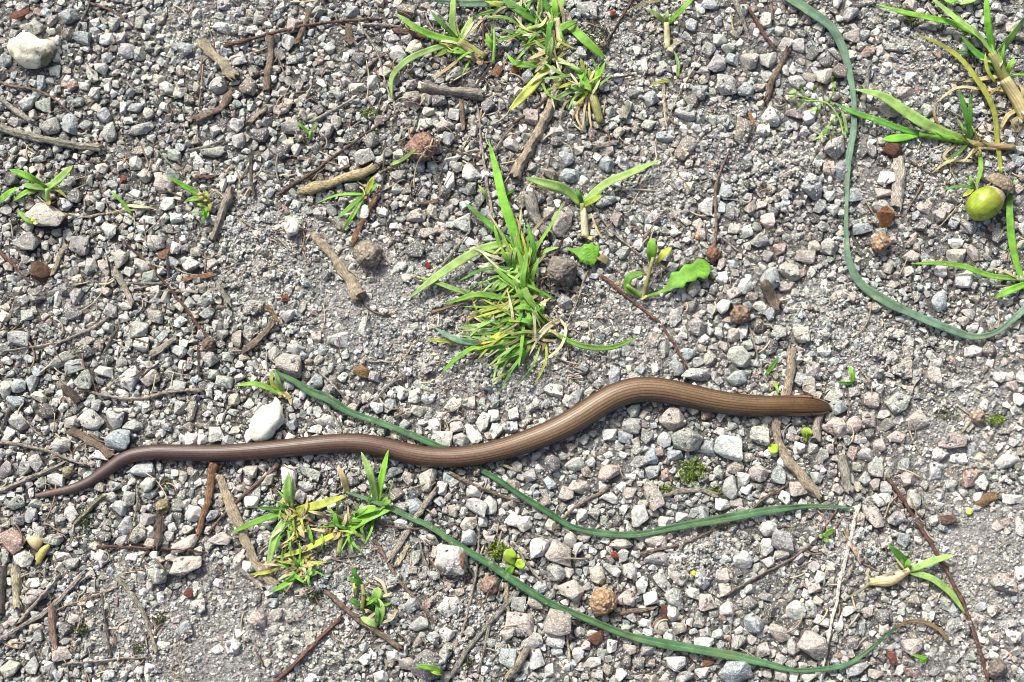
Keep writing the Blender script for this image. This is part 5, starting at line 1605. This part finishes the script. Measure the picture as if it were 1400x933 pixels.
# ------------------------------------------------------------------ the lizard
def build_lizard():
    n, m = 620, 40
    Q = catmull(WORM, n)
    zc = np.empty(n)
    for i in range(n):
        g = at(Q[i, 0], Q[i, 1], .004)
        zc[i] = hget(g.x, g.y, Q[i, 2] * .0003 * .6, .6)
    zc = smooth1(np.clip(zc, 0, .0045), 25)
    s = np.array([mpp(x, y) for x, y in Q[:, :2]])
    R = Q[:, 2] * s
    t = np.linspace(0, 1, n)
    zc = zc + R * .82
    P = np.array([at(x, y, z)[:] for (x, y), z in zip(Q[:, :2], zc)])
    T = np.gradient(P, axis=0)
    T /= np.linalg.norm(T, axis=1, keepdims=True)
    base = P[n // 2].copy()
    base[2] = 0
    V, UV, F = [], [], []
    for i in range(n):
        side = np.cross(T[i], (0, 0, 1.0))
        side /= np.linalg.norm(side)
        up = np.cross(side, T[i])
        head = np.clip((t[i] - .918) / .075, 0, 1)
        head = head * head * (3 - 2 * head)
        flat = .93 - .17 * head
        for k in range(m + 1):
            a = 2 * math.pi * k / m - math.pi / 2       # k = m/2 is the back
            ca, sa = math.cos(a), math.sin(a)
            rx = R[i] * (1 + .035 * head * (1 if sa < .2 else 0))
            ry = R[i] * flat * (1.0 if sa > 0 else .90)
            if head > 0 and sa > 0: ry *= 1 - .16 * head * (1 - abs(ca)) ** .7
            # mouth line
            if head > .6 and -.30 < sa < -.08: rx *= .965
            V.append(P[i] - base + rx * ca * side + ry * sa * up)
            UV.append((t[i], k / m))
    w = m + 1
    for i in range(n - 1):
        for k in range(m):
            F.append((i * w + k, i * w + k + 1, (i + 1) * w + k + 1, (i + 1) * w + k))
    F.append(tuple(range(m))[::-1])
    F.append(tuple((n - 1) * w + k for k in range(m)))
    me = mesh_np('lizard', V, F, True, UV)
    bm = bmesh.new()
    bm.from_mesh(me)
    bmesh.ops.remove_doubles(bm, verts=bm.verts, dist=1e-7)
    bmesh.ops.recalc_face_normals(bm, faces=bm.faces)
    bm.to_mesh(me)
    bm.free()
    o = link('legless_lizard', me, M_LIZARD, None, base)
    tag(o, 'bronze brown legless lizard stretched in waves across the gravel', 'lizard')
    # eyes
    i = int(np.argmin(np.abs(Q[:, 0] - 1109)))
    side = np.cross(T[i], (0, 0, 1.0))
    side /= np.linalg.norm(side)
    for sg in (-1, 1):
        V, F = [], []
        nu, nv = 14, 9
        for j in range(nv + 1):
            for q in range(nu):
                th, ph = math.pi * j / nv, 2 * math.pi * q / nu
                V.append((math.sin(th) * math.cos(ph), math.sin(th) * math.sin(ph), math.cos(th)))
        for j in range(nv):
            for q in range(nu):
                F.append((j * nu + q, (j + 1) * nu + q, (j + 1) * nu + (q + 1) % nu, j * nu + (q + 1) % nu))
        e = link('eye', mesh_np('eye', np.array(V) * .00062, F, True), M_EYE, o, tuple(P[i] - base + side * sg * R[i] * .80 + np.array((0, 0, R[i] * .42))))
    # let the body shade what is laid later
    for i in range(0, n, 2):
        fp = footprint(P[i][0], P[i][1], R[i], R[i], 0)
        if fp:
            sj, si, r2 = fp
            hm[sj, si] = np.where(r2 < .8, np.maximum(hm[sj, si], zc[i] + R[i] * .6), hm[sj, si])
hm_free = hm.copy()
build_lizard()
hm[:] = hm_free

# ------------------------------------------------------------------ leaves
def outline(kind, t):
    if kind == 'g': return np.interp(t, (0, .12, .45, .75, .92, 1), (.62, .85, 1, .82, .42, .04))
    if kind == 's': return np.interp(t, (0, .5, 1), (1, .95, .8))
    if kind == 'l': return np.interp(t, (0, .12, .3, .55, .8, .93, 1), (.22, .32, .72, 1, .86, .5, .10))
    return np.interp(t, (0, .25, .42, .52, .6, .7, .78, .88, .95, 1), (.10, .16, .45, .85, .6, .98, .72, 1, .72, .2))      # broad lobed leaf

def ribbon(P, wid, roll, crease):
    """a leaf: folded strip with real thickness, uv u across, v along in millimetres"""
    n = len(P)
    T = np.gradient(P, axis=0)
    T /= np.linalg.norm(T, axis=1, keepdims=True) + 1e-12
    L = np.concatenate(([0], np.cumsum(np.linalg.norm(np.diff(P, axis=0), axis=1)))) * 1000
    th = 0.00012
    V, UV = [], []
    for i in range(n):
        s = np.cross(T[i], (0, 0, 1.0))
        l = np.linalg.norm(s)
        s = s / l if l > 1e-6 else np.array((1.0, 0, 0))
        u = np.cross(s, T[i])
        c, sn = math.cos(roll[i]), math.sin(roll[i])
        s2, u2 = s * c + u * sn, u * c - s * sn
        for lay in (0, 1):
            for q, x in enumerate((-.5, -.25, 0, .25, .5)):
                V.append(P[i] + s2 * x * wid[i] + u2 * (abs(x) * crease * wid[i] - lay * th))
                UV.append((x + .5, L[i]))
    F = []
    for i in range(n - 1):
        a, b = i * 10, (i + 1) * 10
        for q in range(4):
            F.append((a + q, a + q + 1, b + q + 1, b + q))
            F.append((a + 5 + q, b + 5 + q, b + 6 + q, a + 6 + q))
        F.append((a, b, b + 5, a + 5))
        F.append((a + 4, a + 9, b + 9, b + 4))
    F.append((0, 5, 6, 7, 8, 9, 4, 3, 2, 1))
    e = (n - 1) * 10
    F.append((e, e + 1, e + 2, e + 3, e + 4, e + 9, e + 8, e + 7, e + 6, e + 5))
    return np.array(V), F, np.array(UV)

def leaf(root, colour, w, h1, h2, kind, pts, name=None, base_z=None):
    length = sum(math.dist(pts[i], pts[i + 1]) for i in range(len(pts) - 1))
    n = max(8, int(length / (6 if kind != 'b' else 2.5)))
    Q = catmull(pts, n) if len(pts) > 2 else np.linspace(pts[0], pts[1], n)
    t = np.linspace(0, 1, n)
    s = mpp(*pts[0])
    gz = np.array([hget(*at(x, y, .003)[:2], .0015, .6) for x, y in Q])
    gz = smooth1(gz, max(2, n // 3))
    lift = np.interp(t, (0, .5, 1), (0, h1, h2))
    lift = smooth1(lift, max(1, n // 5)) * .00042
    z = gz + .0006 + lift
    P = np.array([at(x, y, zz)[:] for (x, y), zz in zip(Q, z)])
    wid = w * s * 1.12 * outline(kind, t) * (1 + (smooth1(rng.normal(0, .12, n), 1) if kind in 'b' else 0))
    roll = np.full(n, rng.normal(0, .22)) + np.linspace(0, rng.normal(0, .35), n)
    if kind == 's': 
        V, F, UV0 = tube(P - np.array(root.location), wid * .5, 9, .9, .05, 1)
        UV = np.stack([UV0[:, 1] / (np.maximum(wid.mean(), 1e-6) * 1000 * 3.2), UV0[:, 0]], 1)
    else:
        V, F, UV = ribbon(P - np.array(root.location), wid, roll, .28 if kind == 'g' else .15)
    nm = name or {'g': 'blade', 's': 'stem', 'l': 'leaf', 'b': 'leaf'}[kind]
    if name is None and kind == 'g' and colour in 'SPB': nm = 'dry_blade'
    o = link(nm, mesh_np(nm, V, F, True, UV), M_BLADE, root)
    o.color = (*jitter(LCOL[colour] if not (kind == 's' and colour == 'Y') else (.34, .35, .13), .12), 1)
    return o

for name, lab, cat, (bx, by), (_, nstraw, rstraw), txt in PLANTS:
    root = bpy.data.objects.new(name, None)
    g = at(bx, by, .002)
    root.location = at(bx, by, hget(g.x, g.y, .002))
    root.empty_display_size = .01
    col.objects.link(root)
    tag(root, lab, cat)
    for row in txt.split('\n'):
        f = row.split()
        leaf(root, f[0], float(f[1]), float(f[2]), float(f[3]), f[4], [tuple(map(float, p.split(','))) for p in f[5:]])
    for _ in range(nstraw):          # last year's leaves matted round the crown
        a = rng.uniform(0, 2 * math.pi)
        r = rstraw * rng.uniform(.4, 1.1)
        b = a + rng.normal(0, .9)
        x0, y0 = bx + rng.normal(0, rstraw * .22), by + rng.normal(0, rstraw * .22)
        if nstraw > 40: x0, y0 = x0 - 75 * rng.random() ** 1.5, y0 - 45 * rng.random() ** 2 + 8
        pts = [(x0, y0), (x0 + r * .55 * math.cos(a), y0 + r * .55 * math.sin(a)), (x0 + r * .55 * math.cos(a) + r * .5 * math.cos(b), y0 + r * .55 * math.sin(a) + r * .5 * math.sin(b))]
        leaf(root, 'SPSB'[int(rng.integers(4))], rng.uniform(2.5, 5.5), rng.uniform(4, 11), rng.uniform(1, 6), 'g', pts)

FINE = {'dense bright green grass tuft with dry straw at its base': [(60, 718, 400, 20, 52, 190, 55, 28, 66), (44, 725, 455, 24, 14, 190, 40, 30, 74), (18, 718, 370, 14, 16, 100, 35, 30, 72)],
        'sprawling runner grass with rooted nodes and one yellow blade': [(34, 745, 48, 32, 30, 120, 70, 20, 48), (20, 700, 10, 34, 10, 110, 60, 18, 40), (14, 806, 122, 9, 9, 100, 50, 16, 36), (10, 765, 100, 20, 14, 200, 60, 16, 36)],
        'fan of four green blades on a bent yellow stem beside a red stem': [(12, 640, 66, 16, 9, 140, 60, 16, 38)],
        'ragged grass with five spread blades and one yellowed blade': [(24, 405, 712, 18, 22, 200, 90, 16, 40)],
        'broad curled green grass with two upright blades below the lizard': [(24, 480, 712, 30, 14, 150, 80, 16, 40)],
        'low dry sprig with short green blades beside the pale tan forked stick': [(18, 412, 776, 18, 14, 190, 80, 14, 34)],
        'tall leaning grass with a thick straw coloured stem': [(8, 1372, 96, 14, 16, 120, 50, 20, 40)],
        'flat spreading grass with a brown crown above the green acorn': [(7, 1328, 195, 14, 5, 150, 60, 18, 42)],
        'little yellowing sprout beside the short thick grey stick': [(5, 280, 280, 6, 8, 150, 80, 10, 22)],
        'tiny curly pale green sprout in a mossy hollow': [(9, 508, 832, 14, 14, 90, 120, 8, 18)]}
for o in [o for o in col.objects if o.type == 'EMPTY' and o.get('label') in FINE]:
    for n_, cx, cy, sx, sy, adeg, aspread, l0, l1 in FINE[o['label']]:
        for _ in range(n_):
            x0, y0 = cx + rng.normal(0, sx * .6), cy + rng.normal(0, sy * .6)
            a = math.radians(adeg + rng.normal(0, aspread))
            L_ = rng.uniform(l0, l1)
            bend = rng.normal(0, .3)
            L_ *= 1.3
            p1 = (x0 + L_ * .5 * math.cos(a), y0 - L_ * .5 * math.sin(a))
            p2 = (p1[0] + L_ * .5 * math.cos(a + bend), p1[1] - L_ * .5 * math.sin(a + bend))
            leaf(o, 'GGLDYLGSYP'[int(rng.integers(10))], rng.uniform(2.2, 4.4), rng.uniform(6, 15), rng.uniform(3, 14), 'g', [(x0, y0), p1, p2])

def long_blade(name, lab, c, rows):
    root = bpy.data.objects.new(name, None)
    root.location = at(rows[0][0], rows[0][1], .004)
    root.empty_display_size = .01
    col.objects.link(root)
    tag(root, lab, 'grass blade')
    def strip(rows, c, nm):
        length = sum(math.dist(rows[i][:2], rows[i + 1][:2]) for i in range(len(rows) - 1))
        n = int(length / 7)
        Q = catmull(rows, n)
        gz = np.array([hget(*at(x, y, .003)[:2], .0025, .85) for x, y, _ in Q])
        gz = smooth1(smooth1(gz, 8), 8) + .0014
        wc = np.array([worm_clear(x, y) for x, y, _ in Q])
        gz = smooth1(np.where(wc < 1.6, np.minimum(gz, .003), gz), 2)
        P = np.array([at(x, y, z)[:] for (x, y, _), z in zip(Q, gz)])
        wid = np.array([w * mpp(x, y) * 1.0 for x, y, w in Q]) * (1 + smooth1(rng.normal(0, .12, n), 3))
        roll = smooth1(rng.normal(0, 1.3, n), 10)
        V, F, UV = ribbon(P - np.array(root.location), wid, roll, .30)
        o = link(nm, mesh_np(nm, V, F, True, UV), M_BLADE, root)
        o.color = (*LCOL[c], 1)
    strip(rows, c, 'blade')
    if 'dried brown tip' in lab: strip(DRY_TIP, 'B', 'dry_tip')
for row in LONG_BLADES: long_blade(*row)

# ------------------------------------------------------------------ flowering grass head
def build_panicle():
    root = bpy.data.objects.new('grass_flower_head', None)
    root.location = at(1152, 186, .003)
    root.empty_display_size = .01
    col.objects.link(root)
    tag(root, 'small flowering grass head with pale green spikelets beside the blue-green blade', 'grass')
    for pts in ([(1154, 188), (1146, 160), (1130, 141), (1112, 138), (1098, 138)], [(1130, 141), (1139, 128), (1138, 112)], [(1122, 140), (1120, 150), (1116, 156)], [(1146, 155), (1137, 166), (1130, 178)],
                [(1112, 138), (1096, 132), (1085, 128)], [(1104, 138), (1098, 128), (1095, 120)]):
        leaf(root, 'L', 2.4, 7, 8, 's', pts)
    for x, y, a in ((1083, 126, 20), (1083, 135, 40), (1095, 120, 95), (1096, 140, 50), (1114, 122, 80), (1138, 110, 85), (1140, 121, 75), (1112, 150, 30), (1119, 152, 75), (1130, 176, 50), (1137, 168, 60), (1127, 181, 40), (1092, 145, 55)):
        dx, dy = math.cos(math.radians(a)) * 6, -math.sin(math.radians(a)) * 6
        leaf(root, 'L', 5, 9, 10, 'l', [(x - dx, y - dy), (x, y), (x + dx, y + dy)], 'spikelet')
build_panicle()

# ------------------------------------------------------------------ fine dry stems, rootlets and needles strewn over the stones
def build_litter():
    Vs, Fs, Cs, off = [], [], [], 0
    spots = [(w_, x, y, r) for w_, x, y, r in ((70, 690, 130, 70), (60, 600, 150, 80), (70, 520, 230, 80), (60, 730, 440, 55), (60, 430, 760, 60), (70, 120, 820, 80), (60, 190, 420, 110), (50, 80, 560, 90), (50, 320, 140, 90),
             (40, 1320, 200, 60), (40, 1180, 760, 70), (40, 640, 780, 80), (30, 840, 300, 70), (30, 560, 560, 60), (40, 260, 260, 80))]
    rows = [(x + rng.normal(0, r), y + rng.normal(0, r)) for w_, x, y, r in spots for _ in range(w_)] + [(rng.uniform(0, W), rng.uniform(0, H)) for _ in range(260)]
    for px, py in rows:
        if worm_clear(px, py) < 2.2: continue
        L_ = rng.uniform(8, 30) * (1 + (rng.random() < .15))
        a = rng.uniform(0, 2 * math.pi)
        bend = rng.normal(0, .5)
        q = np.array([(px + L_ * (t - .5) * math.cos(a + bend * t), py + L_ * (t - .5) * math.sin(a + bend * t)) for t in np.linspace(0, 1, 6)])
        g = [at(x, y, .003) for x, y in q]
        z = smooth1(np.array([hget(p.x, p.y, .001, .85) for p in g]), 2) + .0003
        P = np.array([at(x, y, zz)[:] for (x, y), zz in zip(q, z)])
        V, F, _ = tube(P, np.full(6, .00003 * rng.uniform(7, 17) * .75), 4, .7, .1, 0)
        Vs.append(V)
        Fs += [tuple(i + off for i in f) for f in F]
        c = ((.30, .25, .18), (.42, .36, .25), (.20, .14, .10), (.26, .24, .20), (.16, .10, .075))[int(rng.integers(5))]
        Cs.append(np.repeat(np.array([c]) * rng.uniform(.75, 1.25), len(V), 0))
        off += len(V)
    o = link('plant_litter', mesh_np('plant_litter', np.concatenate(Vs), Fs, True, None, np.concatenate(Cs)), M_MOSS)
    tag(o, 'fine dry stems and rootlets strewn over the gravel', 'litter', None, 'stuff')
build_litter()

# ------------------------------------------------------------------ moss
def build_moss(px, py, rx, ry, dull, n, lab):
    s = mpp(px, py)
    V, F, C = [], [], []
    g0 = at(px, py, .002)
    for k in range(int(n * 2.2)):
        r = math.sqrt(rng.random()) ** 1.1
        a = rng.uniform(0, 2 * math.pi)
        lob = .75 + .35 * mnoise.noise(Vector((math.cos(a) * 1.8 + px, math.sin(a) * 1.8 + py, 0)))
        x, y = px + rx * r * lob * math.cos(a), py + ry * r * lob * math.sin(a)
        g = at(x, y, .002)
        i, j = gidx(g.x, g.y)
        if not (0 <= i < GNX and 0 <= j < GNY): continue
        z = float(hm[j, i]) + (1 - r) * (.0012 if not dull else .0004)
        d = Vector((rng.normal(0, .6), rng.normal(0, .6), 1)).normalized() * rng.uniform(.0006, .0013)
        q = d.cross(Vector((rng.normal(), rng.normal(), rng.normal()))).normalized() * rng.uniform(.00018, .00032)
        b = Vector((g.x, g.y, z)) - g0
        i0 = len(V)
        V += [(b - q * .5)[:], (b + d * .5 + q)[:], (b + d)[:], (b + d * .5 - q)[:], ]
        F.append((i0, i0 + 1, i0 + 2, i0 + 3))
        cb = np.array((.20, .30, .025) if not dull else (.13, .15, .06)) * rng.uniform(.45, 1.5)
        C += [cb] * 4
    o = link('moss_patch', mesh_np('moss_patch', V, F, True, None, np.array(C)), M_MOSS, None, g0)
    tag(o, lab or 'scattered small moss speck on the gravel', 'moss', None if lab else 'loose moss specks', 'stuff')
for m in MOSS: build_moss(*m)
